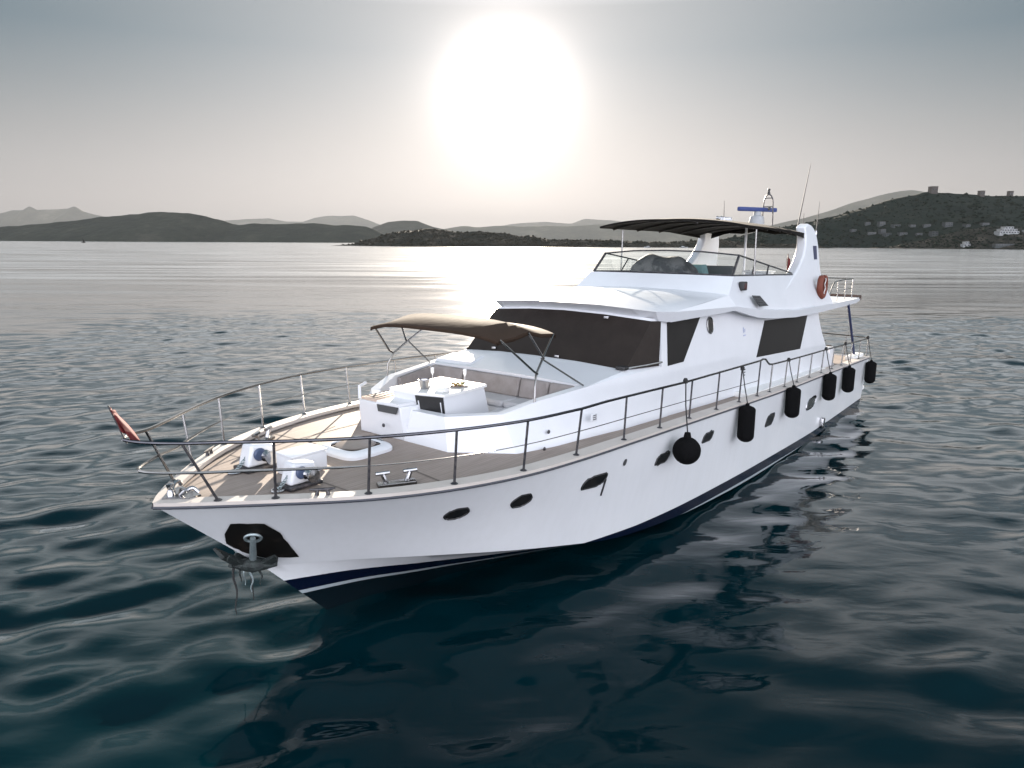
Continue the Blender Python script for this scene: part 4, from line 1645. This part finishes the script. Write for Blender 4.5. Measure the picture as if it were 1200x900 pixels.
# ---- stern: bathing platform, mooring winch, bulwark blocks
mb = MB()
mb.box(L(25.95, 0, .42), (1.1, 4.9, .14), .04)
mb.build('bathing_platform', GEL_MATT, yacht)
for sg in (1, -1):
    mb = MB()
    mb.box(L(24.6, sg * 2.42, 1.88), (1.3, .34, .16), .04)
    mb.build('quarter_seat', GEL_MATT, yacht)
    mb = MB()
    mb.lathe([(.01, 0), (.19, 0), (.19, .05), (.12, .07), (.12, .30), (.16, .33), (.16, .40), (.09, .44), (.01, .45)], L(22.9, sg * 1.95, 2.02), 18)
    win = mb.build('stern_capstan', CHROME, yacht)
    mb = MB()
    mb.box(L(22.4, sg * 1.95, 2.0), (.5, .5, .9), .05)
    mb.build('stern_locker', GEL, yacht)
    mb = MB()
    mb.box(L(21.9, sg * 2.0, 2.7), (.5, .06, .05), .01)
    mb.build('grab_bar', STEEL, yacht)


# ---- portholes and hull fittings
def decal_frame(u, z, sg):
    p, n, d = hull_at(u, z)
    P = L(p[0], sg * p[1], p[2])
    Nn = L(n[0], sg * n[1], n[2]).normalized()
    D = L(d[0], sg * d[1], d[2]).normalized()
    U = Nn.cross(D)
    if U.z < 0:
        U = -U
    return P, Nn, D, U


def on_hull(u, z, sg, off=0.0):
    p, n, d = hull_at(u, z)
    return L(p[0] + n[0] * off, sg * (p[1] + n[1] * off), p[2] + n[2] * off)


def porthole(u, z, shape, w, h, shear=0.0, glass=GLASSDARK, frame=BLACK, label=None):
    for sg in (1, -1):
        k = 32
        loop = []
        for a in np.linspace(0, 2 * math.pi, k, endpoint=False):
            c, s = math.cos(a), math.sin(a)
            e = 1.0 if shape == 'oval' else 0.62
            x = math.copysign(abs(c) ** e, c) * w / 2
            y = math.copysign(abs(s) ** e, s) * h / 2
            loop.append((x + shear * y, y))
        pts_o = [on_hull(u + x, z + y, sg, .006) for x, y in loop]
        mb = MB()
        mb.tube(pts_o, .016, 6, closed=True)
        fr = mb.build('porthole', frame, yacht)
        mb = MB()
        cen = on_hull(u, z, sg, .012)
        ring = [on_hull(u + x * .97, z + y * .97, sg, .010) for x, y in loop]
        vs = mb.verts(ring)
        cv = mb.bm.verts.new(cen)
        for i in range(k):
            mb.face([cv, vs[i], vs[(i + 1) % k]])
        mb.build('glass', glass, fr)


porthole(3.47, 2.00, 'oval', .33, .22)
porthole(4.50, 2.01, 'oval', .36, .24)
porthole(6.15, 1.96, 'slot', .62, .22, .25)
porthole(8.36, 1.88, 'slot', .48, .21, .5)
porthole(10.35, 1.90, 'slot', .48, .21, .5)
porthole(14.31, 1.51, 'slot', .56, .30, .5)
porthole(18.0, 1.32, 'slot', .85, .34, .5, glass=STEEL, frame=CHROME)
for sg in (1, -1):
    mb = MB()
    pts = [on_hull(6.46 + .02 * t, 1.93 - .34 * t, sg, .012) for t in np.linspace(0, 1, 6)]
    mb.tube(pts, .018, 6)
    mb.build('drain_pipe', DARKSTEEL, yacht)
    for u, z, r_ in ((6.93, 2.13, .045), (25.2, 1.5, .08)):
        P, Nn, D, U = decal_frame(u, z, sg)
        mb = MB()
        ring = [P + Nn * .008 + (D * math.cos(a) + U * math.sin(a) * 1.5) * r_ for a in np.linspace(0, 2 * math.pi, 14, endpoint=False)]
        mb.prism(ring, Nn * .01)
        mb.build('hull_drain', RUBBER, yacht, smooth=False)
    P, Nn, D, U = decal_frame(19.5, .40, sg)
    mb = MB()
    mb.box(P + Nn * .05, (.22, .16, .34), .05)
    mb.build('exhaust_outlet', CHROME, yacht)

# black anchor pocket with its rim, both bows
POCKET = [(.82, 2.22), (1.17, 2.19), (1.42, 1.96), (1.60, 1.72), (1.87, 1.36), (1.46, 1.42), (1.15, 1.60), (.93, 1.79), (.84, 2.0)]
for sg in (1, -1):
    mb = MB()
    cu = sum(p[0] for p in POCKET) / len(POCKET)
    cz = sum(p[1] for p in POCKET) / len(POCKET)
    edge = []
    for (a, b), (c, d) in zip(POCKET, POCKET[1:] + POCKET[:1]):
        for t in np.linspace(0, 1, 5)[:-1]:
            edge.append((a + (c - a) * t, b + (d - b) * t))
    rows = []
    for s in (1.0, .75, .5, .25, .02):
        rows.append([on_hull(cu + (x - cu) * s, cz + (y - cz) * s, sg, .012) for x, y in edge])
    mb.grid(rows, close=True)
    pk = mb.build('anchor_pocket', SOCKET, yacht)
    P, Nn, D, U = decal_frame(1.16, 1.92, sg)
    mb = MB()
    mb.tube([P + Nn * .03 + (D * math.cos(a) * .11 + U * math.sin(a) * .10) for a in np.linspace(0, 2 * math.pi, 18, endpoint=False)], .022, 6, closed=True)
    mb.build('hawse_ring', GALV, pk)


def make_anchor(sg, label):
    P, Nn, D, U = decal_frame(1.16, 1.92, sg)
    root = empty('anchor')
    base = YM @ P
    root.location = base
    root.rotation_euler = (0, 0, YTH)
    tag(root, label, 'anchor', 'bow anchors')
    # local axes: hang down and out along the flare
    dn = (-U * .96 + Nn * .10 - D * .10).normalized()
    out = (Nn - dn * Nn.dot(dn)).normalized()
    acr = dn.cross(out)
    sh = [out * .06 + dn * t for t in (-.04, .2, .5)]
    mb = MB()
    mb.tube(sh, [.038, .045, .055], 8)
    mb.build('shank', GALV, root)
    c = out * .10 + dn * .56
    mb = MB()
    mb.tube([c - acr * .34, c - acr * .15, c, c + acr * .15, c + acr * .30], [.03, .085, .115, .085, .03], 10)
    mb.build('crown', WEED, root)
    for q in (-1, 1):
        b0 = c + acr * (.14 * q)
        tip = b0 - dn * .34 + acr * (.16 * q) + out * .10
        mid = b0 - dn * .15 + acr * (.13 * q) + out * .02
        mb = MB()
        w = acr * .085
        th = out * .035
        mb.hexa([b0 - w + th, b0 + w + th, b0 + w - th, b0 - w - th], [mid - w * .9 + th, mid + w * .9 + th, mid + w * .9 - th, mid - w * .9 - th])
        mb.hexa([mid - w * .9 + th, mid + w * .9 + th, mid + w * .9 - th, mid - w * .9 - th], [tip - w * .1, tip + w * .1, tip + w * .1 - th, tip - w * .1 - th])
        mb.build('fluke', WEED, root)
    for q, ln, mm in ((-.10, .30, WEED), (.03, .40, GALV), (.26, .75, ROPE)):
        b0 = c + acr * q + dn * .05
        mb = MB()
        pts = [b0 + Vector((0, 0, -ln * t)) + acr * .02 * math.sin(9 * t) for t in np.linspace(0, 1, 9)]
        mb.tube(pts, [.020 - .014 * t for t in np.linspace(0, 1, 9)], 6)
        mb.build('hanging_weed', mm, root)
    return root


make_anchor(1, 'weedy steel anchor hanging out of the black pocket on the bow facing us')
make_anchor(-1, 'second anchor mostly hidden round the far side of the bow')


# ---- foredeck gear
def foredeck_z(u, v):
    vs, z = sheer_vz(u)
    return z + DECK_DZ + .03 * (1 - min(1, (v / max(.03, vs - .24)) ** 2)) + .002


def windlass(u, v, label, sc=1.0):
    z = foredeck_z(u, v)
    root = put('windlass', u, v, z)
    root.scale = (sc, sc, sc)
    tag(root, label, 'windlass', 'windlasses on the foredeck')
    mb = MB()
    mb.box((.06, 0, .04), (.66, .46, .075), .03)
    mb.build('base_plate', DARKSTEEL, root)
    mb = MB()
    mb.hexa([Vector((-.22, -.17, .08)), Vector((.34, -.17, .08)), Vector((.34, .17, .08)), Vector((-.22, .17, .08))],
            [Vector((-.12, -.15, .46)), Vector((.30, -.15, .40)), Vector((.30, .15, .40)), Vector((-.12, .15, .46))])
    o = mb.build('housing', GEL, root, angle=30)
    md = o.modifiers.new('round', 'BEVEL')
    md.width = .05
    md.segments = 3
    for s in (-1, 1):
        mb = MB()
        mb.lathe([(.01, 0), (.105, 0), (.11, .03), (.085, .05), (.01, .05)], (0, s * .155, .28), 20, axis='Y', rot=None if s > 0 else Matrix.Rotation(R(180), 3, 'Z'))
        mb.build('brake_disc', DISC, root)
    mb = MB()
    mb.lathe([(.02, 0), (.10, .0), (.07, .05), (.065, .11), (.115, .17), (.115, .20), (.05, .205), (.01, .21)], (.10, -.19, .24), 20, axis='Y', rot=Matrix.Rotation(R(180), 3, 'Z'))
    mb.build('warping_drum', CHROME, root)
    mb = MB()
    mb.tube([Vector((-.34 + .13 * math.cos(a), .09 * math.sin(a), .03)) for a in np.linspace(0, 2 * math.pi, 16, endpoint=False)], .022, 6, closed=True)
    mb.build('chain_pipe', CHROME, root)
    mb = MB()
    for k in range(9):
        a = Vector((-.34 + .05 * k * .6, -.02, .06 + .028 * k))
        mb.tube([a + Vector((.035 * math.cos(q), (.018 if k % 2 else .004) * math.sin(q), (.004 if k % 2 else .018) * math.sin(q))) for q in np.linspace(0, 2 * math.pi, 8, endpoint=False)], .009, 5, closed=True)
    mb.build('chain', GALV, root)


windlass(1.66, .74, 'anchor windlass with steel drum on the port side of the foredeck, nearer us', .82)
windlass(1.72, -.42, 'anchor windlass on the starboard side of the foredeck, behind the other', .9)
t_ = put('deck_box', 2.12, .22, foredeck_z(2.12, .22))
tag(t_, 'plain white box lying on the deck just behind the windlasses', 'deck box')
mb = MB()
mb.box((0, 0, .15), (.62, .42, .30), .04)
mb.build('box', GEL, t_)
mb = MB()
mb.box((0, 0, .315), (.64, .44, .035), .012)
mb.build('lid', GEL, t_)

HU, HV = 3.38, -.10
t_ = empty('deck_hatch', L(HU, HV, foredeck_z(HU, HV)), 0, yacht)
mb = MB()
k = 36
def sq(a, w, e=.45):
    c, s = math.cos(a), math.sin(a)
    return math.copysign(abs(c) ** e, c) * w, math.copysign(abs(s) ** e, s) * w
ang = np.linspace(0, 2 * math.pi, k, endpoint=False)
rows = []
for w, z in ((.50, 0), (.50, .05), (.47, .09), (.40, .115), (.36, .115), (.34, .10)):
    rows.append([Vector((*sq(a, w), z)) for a in ang])
V = mb.grid(rows, close=True)
ob = mb.build('hatch_frame', GEL, t_)
mb = MB()
mb.lathe([(.01, .10), (.33, .10), (.335, .108), (.30, .118), (.01, .122)], n=30)
mb.build('hatch_lens', mat('smoked_plastic', (0.16, 0.125, 0.105), 0.3, noise=(3, (0.22, 0.18, 0.155), .4, .7)), t_)
mb = MB()
mb.tube([(.42, -.2, .10), (.47, 0, .12), (.42, .2, .10)], .02, 6)
mb.build('hinge', CHROME, t_)


def horn_cleat(u, v, rz, sc=1.0):
    vs, zz = sheer_vz(u)
    root = empty('mooring_cleat', L(u, v, zz + .035), rz, yacht)
    mb = MB()
    mb.tube([Vector((x * sc, 0, z * sc)) for x, z in ((-.17, .085), (-.10, .075), (0, .075), (.10, .075), (.17, .085))], [.012 * sc, .022 * sc, .026 * sc, .022 * sc, .012 * sc], 8)
    mb.build('horn', DARKSTEEL, root)
    for s in (-1, 1):
        mb = MB()
        mb.tube([Vector((s * .075 * sc, 0, -.005)), Vector((s * .06 * sc, 0, .075 * sc))], [.032 * sc, .02 * sc], 8)
        mb.build('foot', DARKSTEEL, root)


for u, v, a in ((1.58, 1.46, -.66), (1.55, -1.45, .66)):
    horn_cleat(u, v, a)


def bollard(u, v, rz):
    z = foredeck_z(u, v)
    root = empty('double_bollard', L(u, v, z), rz, yacht)
    mb = MB()
    mb.box((0, 0, .03), (.56, .17, .06), .02)
    mb.build('bed', STEEL, root)
    for s in (-1, 1):
        mb = MB()
        mb.tube([Vector((s * .15, 0, .05)), Vector((s * .20, 0, .19))], [.04, .035], 10)
        mb.tube([Vector((s * .20 - .10, 0, .20)), Vector((s * .20 + .10, 0, .205))], [.028, .028], 8)
        mb.build('post', CHROME, root)


bollard(2.66, 1.72, -.50)
bollard(2.66, -1.72, .50)

# bow roller and fairleads at the stem head
t_ = empty('bow_roller', L(.30, 0, 2.66), 0, yacht)
mb = MB()
mb.prism([Vector(p) for p in ((-.18, 0, 0), (.05, -.26, 0), (.22, -.26, 0), (.22, .26, 0), (.05, .26, 0))], (0, 0, .025))
mb.build('plate', CHROME, t_)
mb = MB()
mb.lathe([(.012, 0), (.05, 0), (.045, .06), (.03, .09), (.045, .13), (.05, .17), (.02, .18)], (-.06, .0, .02), 14)
mb.build('pin', CHROME, t_)
for s in (-1, 1):
    mb = MB()
    mb.tube(spline([(.02, s * .10, .03), (.06, s * .17, .10), (.14, s * .20, .13), (.20, s * .24, .06)], 10), .028, 8)
    mb.build('fairlead', CHROME, t_)

# ---- lounge furniture moulded into the coachroof
def build_lounge():
    # locker standing ahead of the coaming
    root = empty('bow_locker', L(4.2, 0, 2.55), 0, yacht)
    o0 = L(4.2, 0, 2.55)
    def LL(u, v, z):
        return L(u, v, z) - o0
    mb = MB()
    bot = [(4.30, -1.10), (4.30, -.50), (4.33, .05), (4.60, .14), (5.0, .14), (5.0, -1.12)]
    top = [(4.22, -1.04), (4.20, -.52), (4.24, .06), (4.56, .14), (5.0, .14), (5.0, -1.06)]
    mb.hexa([LL(u, v, 2.56) for u, v in bot], [LL(u, v, 3.18) for u, v in top])
    b = mb.build('body', GEL, root, angle=15)
    md = b.modifiers.new('round', 'BEVEL')
    md.width = .018
    md.segments = 2
    # lid with a dark grip recess and pale seat on top
    mb = MB()
    mb.prism([LL(u, v, 3.183) for u, v in ((4.19, -.50), (4.23, .03), (4.55, .10), (4.95, .10), (4.95, -.50))], (0, 0, .05))
    mb.build('lid', GEL, root, smooth=False)
    mb = MB()
    mb.prism([LL(4.195 + .03 * t, v, z) for v, z, t in ((-.48, 3.17, 0), (.03, 3.175, 1), (-.02, 3.05, 1), (-.45, 3.05, 0))], (-.022, 0, 0))
    mb.build('grip_recess', RUBBER, root, smooth=False)
    mb = MB()
    mb.tube([LL(4.22, -1.0, 3.20), LL(4.22, -1.0, 3.42), LL(4.45, -1.1, 3.44)], .03, 8)
    mb.build('grab_post', GEL, root)
    mb = MB()
    mb.box(LL(4.62, -.8, 3.20), (.70, .44, .05), .015)
    mb.build('tray', mat('beige_tray', (0.52, 0.40, 0.32), .6, noise=(6, (.45, .34, .27), .4, .7)), root)
    for q in range(6):
        mb = MB()
        mb.tube([LL(4.35 + .1 * q, -.98, 3.24), LL(4.35 + .1 * q, -.62, 3.24)], .008, 5)
        mb.build('grill_bar', STEEL, root)
    # serving counter with the black fridge door
    root = empty('counter', L(5.2, .1, 2.66), 0, yacht)
    o1 = L(5.2, .1, 2.66)
    def LC(u, v, z):
        return L(u, v, z) - o1
    mb = MB()
    bot = [(4.66, -.42), (4.66, .10), (4.82, .64), (5.30, .66), (6.02, .60), (6.02, -.46)]
    top = [(4.58, -.50), (4.58, .06), (4.76, .62), (5.20, .64), (5.86, .56), (5.86, -.55)]
    mb.hexa([LC(u, v, 2.66) for u, v in bot], [LC(u, v, 3.36) for u, v in top])
    mb.build('pedestal', GEL, root, angle=15)
    mb = MB()
    mb.prism([LC(u, v, 3.362) for u, v in ((4.54, -.55), (4.54, .07), (4.73, .66), (5.20, .68), (5.90, .60), (5.90, -.59))], (0, 0, .05))
    mb.build('worktop', GEL_MATT, root, smooth=False)
    mb = MB()
    f = [Vector((4.585, .08, 3.345)), Vector((4.75, .60, 3.345)), Vector((4.81, .61, 2.95)), Vector((4.645, .10, 2.95))]
    mb.prism([LC(*p) for p in f], LC(-.02 + 5.2, .01 + .1, 2.66))
    dr = mb.build('fridge_door', BLACK, root, smooth=False)
    mb = MB()
    g = []
    for p in (f[0].lerp(f[1], .10).lerp(f[3].lerp(f[2], .10), .22), f[0].lerp(f[1], .10).lerp(f[3].lerp(f[2], .10), .9), f[0].lerp(f[1], .9).lerp(f[3].lerp(f[2], .9), .9), f[0].lerp(f[1], .9).lerp(f[3].lerp(f[2], .9), .22)):
        g.append(LC(p.x - .028, p.y + .012, p.z))
    mb.tube(g, .012, 5)
    mb.build('door_trim', GEL, dr)
    # seats round the sides and back
    def cushion(name, pts, z0, h, material, bev=.05):
        mb = MB()
        mb.prism([L(u, v, z0) for u, v in pts], (0, 0, h))
        o = mb.build(name, material, yacht, angle=25)
        md = o.modifiers.new('round', 'BEVEL')
        md.width = bev
        md.segments = 3
        md.limit_method = 'ANGLE'
        return o
    cushion('seat_base', [(6.36, -1.80), (6.36, 1.80), (6.97, 1.86), (6.97, -1.86)], 2.665, .22, GEL, .02)
    for a, b in ((-1.85, -.62), (-.60, .62), (.64, 1.85)):
        cushion('seat_cushion', [(6.30, a), (6.30, b), (6.92, b), (6.92, a)], 2.89, .13, CUSHW)
    for sg in (1, -1):
        cushion('seat_base', [(5.22, sg * .98), (5.24, sg * 1.46), (5.74, sg * 1.70), (6.35, sg * 1.78), (6.35, sg * .98)], 2.665, .22, GEL, .02)
        cushion('seat_cushion', [(5.20, sg * .95), (5.22, sg * 1.44), (5.74, sg * 1.68), (6.28, sg * 1.76), (6.28, sg * .95)], 2.89, .13, CUSHW)
    # grey back cushions, leaning
    for a, b in ((-1.85, -.93), (-.91, .60), (.62, 1.30), (1.32, 1.85)):
        mb = MB()
        mb.hexa([L(6.78, a, 3.02), L(6.78, b, 3.02), L(6.97, b, 3.02), L(6.97, a, 3.02)], [L(6.88, a, 3.385), L(6.88, b, 3.385), L(6.985, b, 3.385), L(6.985, a, 3.385)])
        o = mb.build('back_cushion', CUSH, yacht, angle=30)
        md = o.modifiers.new('round', 'BEVEL')
        md.width = .04
        md.segments = 3
    for sg in (1, -1):
        mb = MB()
        mb.hexa([L(5.80, sg * 1.62, 3.02), L(6.80, sg * 1.74, 3.02), L(6.80, sg * 1.85, 3.02), L(5.80, sg * 1.73, 3.02)], [L(5.80, sg * 1.66, 3.27), L(6.80, sg * 1.78, 3.36), L(6.80, sg * 1.87, 3.36), L(5.80, sg * 1.74, 3.27)])
        mb.build('back_cushion', CUSH, yacht, angle=30)
    # raised white hatch lids on the deck aft of the backrest
    mb = MB()
    mb.hexa([L(7.12, -2.0, 3.42), L(7.12, -.9, 3.44), L(7.75, -1.05, 3.52), L(7.75, -2.05, 3.49)], [L(7.16, -1.95, 3.48), L(7.16, -.95, 3.50), L(7.70, -1.1, 3.57), L(7.70, -2.0, 3.54)])
    mb.build('vent_lid', GEL, yacht, angle=20)


build_lounge()


def flute(u, v, label):
    root = put('champagne_flute', u, v, 3.412)
    tag(root, label, 'glass', 'champagne flutes on the counter')
    mb = MB()
    mb.lathe([(.002, 0), (.035, 0), (.035, .004), (.006, .010), (.006, .09), (.010, .10), (.034, .15), (.036, .23), (.033, .24), (.031, .23), (.028, .155), (.004, .11)], n=14)
    mb.build('bowl', mat('frosted_flute', (0.75, 0.76, 0.76), .15, spec=.6), root)
    mb = MB()
    mb.lathe([(.002, .115), (.026, .156), (.027, .20), (.002, .20)], n=14)
    mb.build('wine', mat('sparkling_wine', (0.72, 0.66, 0.55), .2), root)


flute(5.55, -.47, 'tall champagne flute on the left side of the white counter')
flute(5.82, .12, 'tall champagne flute on the right side of the white counter')
t_ = put('fruit_plate', 5.45, .28, 3.412)
tag(t_, 'flat plate of food at the front edge of the white counter', 'plate')
mb = MB()
mb.lathe([(.01, 0), (.13, 0), (.22, .025), (.215, .03), (.13, .010), (.01, .010)], n=24)
mb.build('plate', mat('stoneware', (0.34, 0.27, 0.22), .4), t_)
for k in range(9):
    a = k * 2.4
    rr = .03 + .013 * k
    mb = MB()
    mb.lathe([(.004, -.022), (.026, -.012), (.032, .003), (.022, .022), (.004, .027)], (rr * math.cos(a), rr * math.sin(a), .032), 8)
    mb.build('fruit', FOOD, t_)
t_ = put('bottle_bucket', 4.86, .02, 3.412)
tag(t_, 'small metal ice bucket beside the black fridge door', 'ice bucket')
mb = MB()
mb.lathe([(.01, 0), (.07, 0), (.10, .16), (.105, .17), (.092, .165), (.065, .02), (.01, .02)], n=18)
mb.build('bucket', CHROME, t_)
t_ = put('napkin_stack', 4.92, .42, 3.412)
tag(t_, 'folded white napkins over the top of the black fridge door', 'napkins')
mb = MB()
for k in range(4):
    mb.box((0, 0, .014 + .022 * k), (.20 - .01 * k, .22, .02), .006, rot=Matrix.Rotation(.2 * k, 3, 'Z'))
mb.build('cloth', GEL_MATT, t_)

# ---- folding sun awning over the lounge
def build_awning():
    root = empty('sun_awning', L(5.66, 0, 3.30), 0, yacht)
    o0 = L(5.66, 0, 3.30)
    def LA(u, v, z):
        return L(u, v, z) - o0
    FH, MH, RH = (5.07, 1.60, 4.40), (5.80, 1.64, 4.49), (6.64, 1.58, 4.37)
    def hoop(h, crown, n=17):
        u, w, z = h
        return [LA(u - .04 * (1 - s * s), w * s, z + crown * (1 - abs(s) ** 5) * (.8 + .2 * (1 - s * s))) for s in np.sin(np.linspace(-math.pi / 2, math.pi / 2, n))]
    f, m_, r_ = hoop(FH, .12), hoop(MH, .17), hoop(RH, .13)
    mb = MB()
    fu = [p + Vector((-.05, 0, -.02)) for p in f]
    fd = [p + Vector((-.06, 0, -.07)) for p in f]
    ru = [p + Vector((.05, 0, -.02)) for p in r_]
    rd = [p + Vector((.06, 0, -.07)) for p in r_]
    a1 = [(a + b) / 2 - Vector((0, 0, .025)) for a, b in zip(f, m_)]
    a2 = [(a + b) / 2 - Vector((0, 0, .025)) for a, b in zip(m_, r_)]
    top = [fd, fu, f, a1, m_, a2, r_, ru, rd]
    mb.grid(top)
    # side valance
    for k in (0, -1):
        sid = [r[k] for r in top[1:-1]]
        lo = [p + Vector((0, 0, -.07)) for p in sid]
        mb.grid([sid, lo])
    o = mb.build('canopy', AWNING, root, angle=50)
    md = o.modifiers.new('cloth', 'SOLIDIFY')
    md.thickness = .008
    for sg in (1, -1):
        def W(u, v, z):
            return LA(u, sg * v, z)
        base, kn, pv = Vector((5.66, 1.90, 3.31)), Vector((5.79, 1.83, 3.77)), Vector((6.09, 1.74, 3.99))
        for name, pts in (('main_leg', (base, Vector((5.68, 1.89, 3.55)), kn, pv, Vector((6.64, 1.57, 4.36)))), ('front_leg', (kn + Vector((0, .03, 0)), kn + Vector((-.10, .02, .06)), Vector((5.10, 1.60, 4.40)))), ('middle_leg', (pv + Vector((0, .03, 0)), Vector((5.80, 1.64, 4.47)))),
                          ('brace', (pv + Vector((0, -.03, 0)), Vector((6.98, 2.02, 3.41))))):
            mb = MB()
            mb.tube([W(*p) for p in pts], .020 if name != 'brace' else .016, 8)
            mb.build(name, STEEL, root)
    for h, c, nm in ((FH, .11, 'front_hoop'), (MH, .16, 'middle_hoop'), (RH, .12, 'rear_hoop')):
        mb = MB()
        mb.tube([p - Vector((0, 0, .03)) for p in hoop(h, c)], .016, 7)
        mb.build(nm, STEEL, root)


build_awning()


# ------------------------------------------------------------------ fenders
def fender(u, z_top, length, radius, off, label, ball=False):
    ku = .55 if ball else .22
    v, zs = sheer_vz(u)
    zr = 3.0 if u > 13.6 else zs + .82
    zr = zs + (.75 if u > 13.6 else .82)
    vv = v + off
    o_z = z_top - length
    root = put('fender', u, vv, o_z)
    tag(root, label, 'fender', 'fenders hung along the port side')
    if ball:
        prof = [(.004, -.01)] + [(radius * math.sin(a), radius - radius * math.cos(a)) for a in np.linspace(.15, math.pi - .28, 16)] + [(.07, 2 * radius + .02), (.055, 2 * radius + .09), (.01, 2 * radius + .10)]
        top = 2 * radius + .1
    else:
        prof = [(.004, 0)] + [(radius * math.sin(a), radius * .8 * (1 - math.cos(a))) for a in np.linspace(.2, math.pi / 2, 8)] + [(radius, length * .5), (radius, length - .10)] \
            + [(radius * math.cos(a), length - .10 + .10 * math.sin(a)) for a in np.linspace(.2, 1.3, 6)] + [(.05, length + .01), (.04, length + .05), (.01, length + .05)]
        top = length + .05
    mb = MB()
    mb.lathe(prof, n=24)
    mb.build('fender_cover', BLACKCLOTH, root, angle=60)
    # lanyard: over the cap rail and up to the guard rail
    mb = MB()
    cap_z = zs + .06 - o_z
    dv = -(v + .03 - vv)
    rail_dv = -(v - .06 - vv)
    mb.tube([(0, 0, top - .02), (ku * .5, rail_dv * .55, top + (zr - o_z - top) * .52), (ku, rail_dv * .98, zr - o_z)], .013, 6)
    mb.build('lanyard', ROPE, root)
    mb = MB()
    mb.lathe([(.008, -.05), (.045, -.04), (.05, .02), (.03, .06), (.008, .06)], (ku, rail_dv, zr - o_z), 10)
    mb.build('rail_knot', ROPE, root)


fender(8.55, 2.36, .56, .27, .30, 'round black ball fender, the only ball among the fenders', ball=True)
fender(11.88, 2.36, .86, .19, .20, 'long black fender next aft of the ball fender')
fender(15.27, 2.26, .84, .19, .20, 'long black fender below the dark saloon window, second aft of the ball')
fender(18.95, 2.10, .84, .19, .19, 'long black fender just aft of the silver hull vent, third aft of the ball')
fender(21.4, 1.97, .86, .19, .19, 'long black fender second from the stern')
fender(24.9, 1.72, .84, .19, .19, 'aftmost black fender hanging at the stern corner')

# ------------------------------------------------------------------ life ring
t_ = put('life_ring', 20.38, 2.20, 4.66)
tag(t_, 'faded orange horseshoe lifebuoy hung on the outside of the radar arch', 'lifebuoy')
mb = MB()
arc = [Vector((.27 * math.sin(a), -.06, -.33 * math.cos(a))) for a in np.linspace(-2.75, 2.75, 30)]
mb.tube(arc, [.06] + [.095] * 28 + [.06], 12)
mb.build('buoy', ORANGE, t_)
mb = MB()
mb.tube([Vector((.05 * math.sin(a * 3) - .02, -.15, .25 - a * .12)) for a in np.linspace(0, 4, 14)], .014, 6)
mb.build('line', GEL_MATT, t_)
mb = MB()
mb.tube([(.0, .06, .30), (0, -.02, .36), (0, -.1, .22)], .012, 6)
mb.build('hook', STEEL, t_)


# ------------------------------------------------------------------ flags
def cloth_flag(root, top, bot, w, droop, material, folds=3, nn=14):
    """flag furled limp along its staff"""
    mb = MB()
    rows = []
    for i, t in enumerate(np.linspace(0, 1, nn)):
        p = Vector(top).lerp(Vector(bot), t)
        row = []
        for s in np.linspace(0, 1, 12):
            wx = w * s * (.25 + .75 * t ** .8)
            row.append(p + Vector((wx, .07 * math.sin(folds * 6.28 * s + 2 * t) * (s + .15), -droop * s * (.4 + .6 * t))))
        rows.append(row)
    mb.grid(rows)
    o = mb.build('cloth', material, root, angle=80)
    md = o.modifiers.new('cloth', 'SOLIDIFY')
    md.thickness = .005
    return o


t_ = put('bow_flag', -.27, 0, 3.56, -YTH * .85)
tag(t_, 'limp red flag on a short staff at the tip of the bow rail', 'flag')
mb = MB()
mb.tube([(.03, 0, -.05), (-.14, .0, .44)], .011, 6)
mb.build('staff', RUBBER, t_)
cloth_flag(t_, (-.125, 0, .42), (-.045, 0, .14), .21, .19, RED, 2)
t_ = put('ensign', 25.3, -.58, 1.85)
tag(t_, 'limp red ensign on its staff at the stern, seen through the flybridge', 'flag')
mb = MB()
mb.tube([(0, 0, -.05), (.12, 0, 3.75)], .02, 6)
mb.build('staff', WOOD, t_)
cloth_flag(t_, (.11, 0, 3.65), (.09, 0, 2.75), .26, .25, RED, 3)

# ------------------------------------------------------------------ air
HAZE = True
if HAZE:
    mb = MB()
    mb.box((0, 13000, 429), (56000, 26400, 860.0))
    hz = mb.build('haze', [], None, smooth=False)
    HM = bpy.data.materials.new('evening_haze')
    HM.use_nodes = True
    t = HM.node_tree
    t.nodes.clear()
    v = N(t, 'ShaderNodeVolumePrincipled')
    v.inputs['Color'].default_value = (0.165, 0.178, 0.198, 1)
    v.inputs['Density'].default_value = 0.000038
    v.inputs['Anisotropy'].default_value = 0.30
    oo = N(t, 'ShaderNodeOutputMaterial')
    t.links.new(v.outputs[0], oo.inputs['Volume'])
    hz.data.materials.append(HM)
    tag(hz, 'thin warm evening haze over the bay', 'haze', kind='stuff')
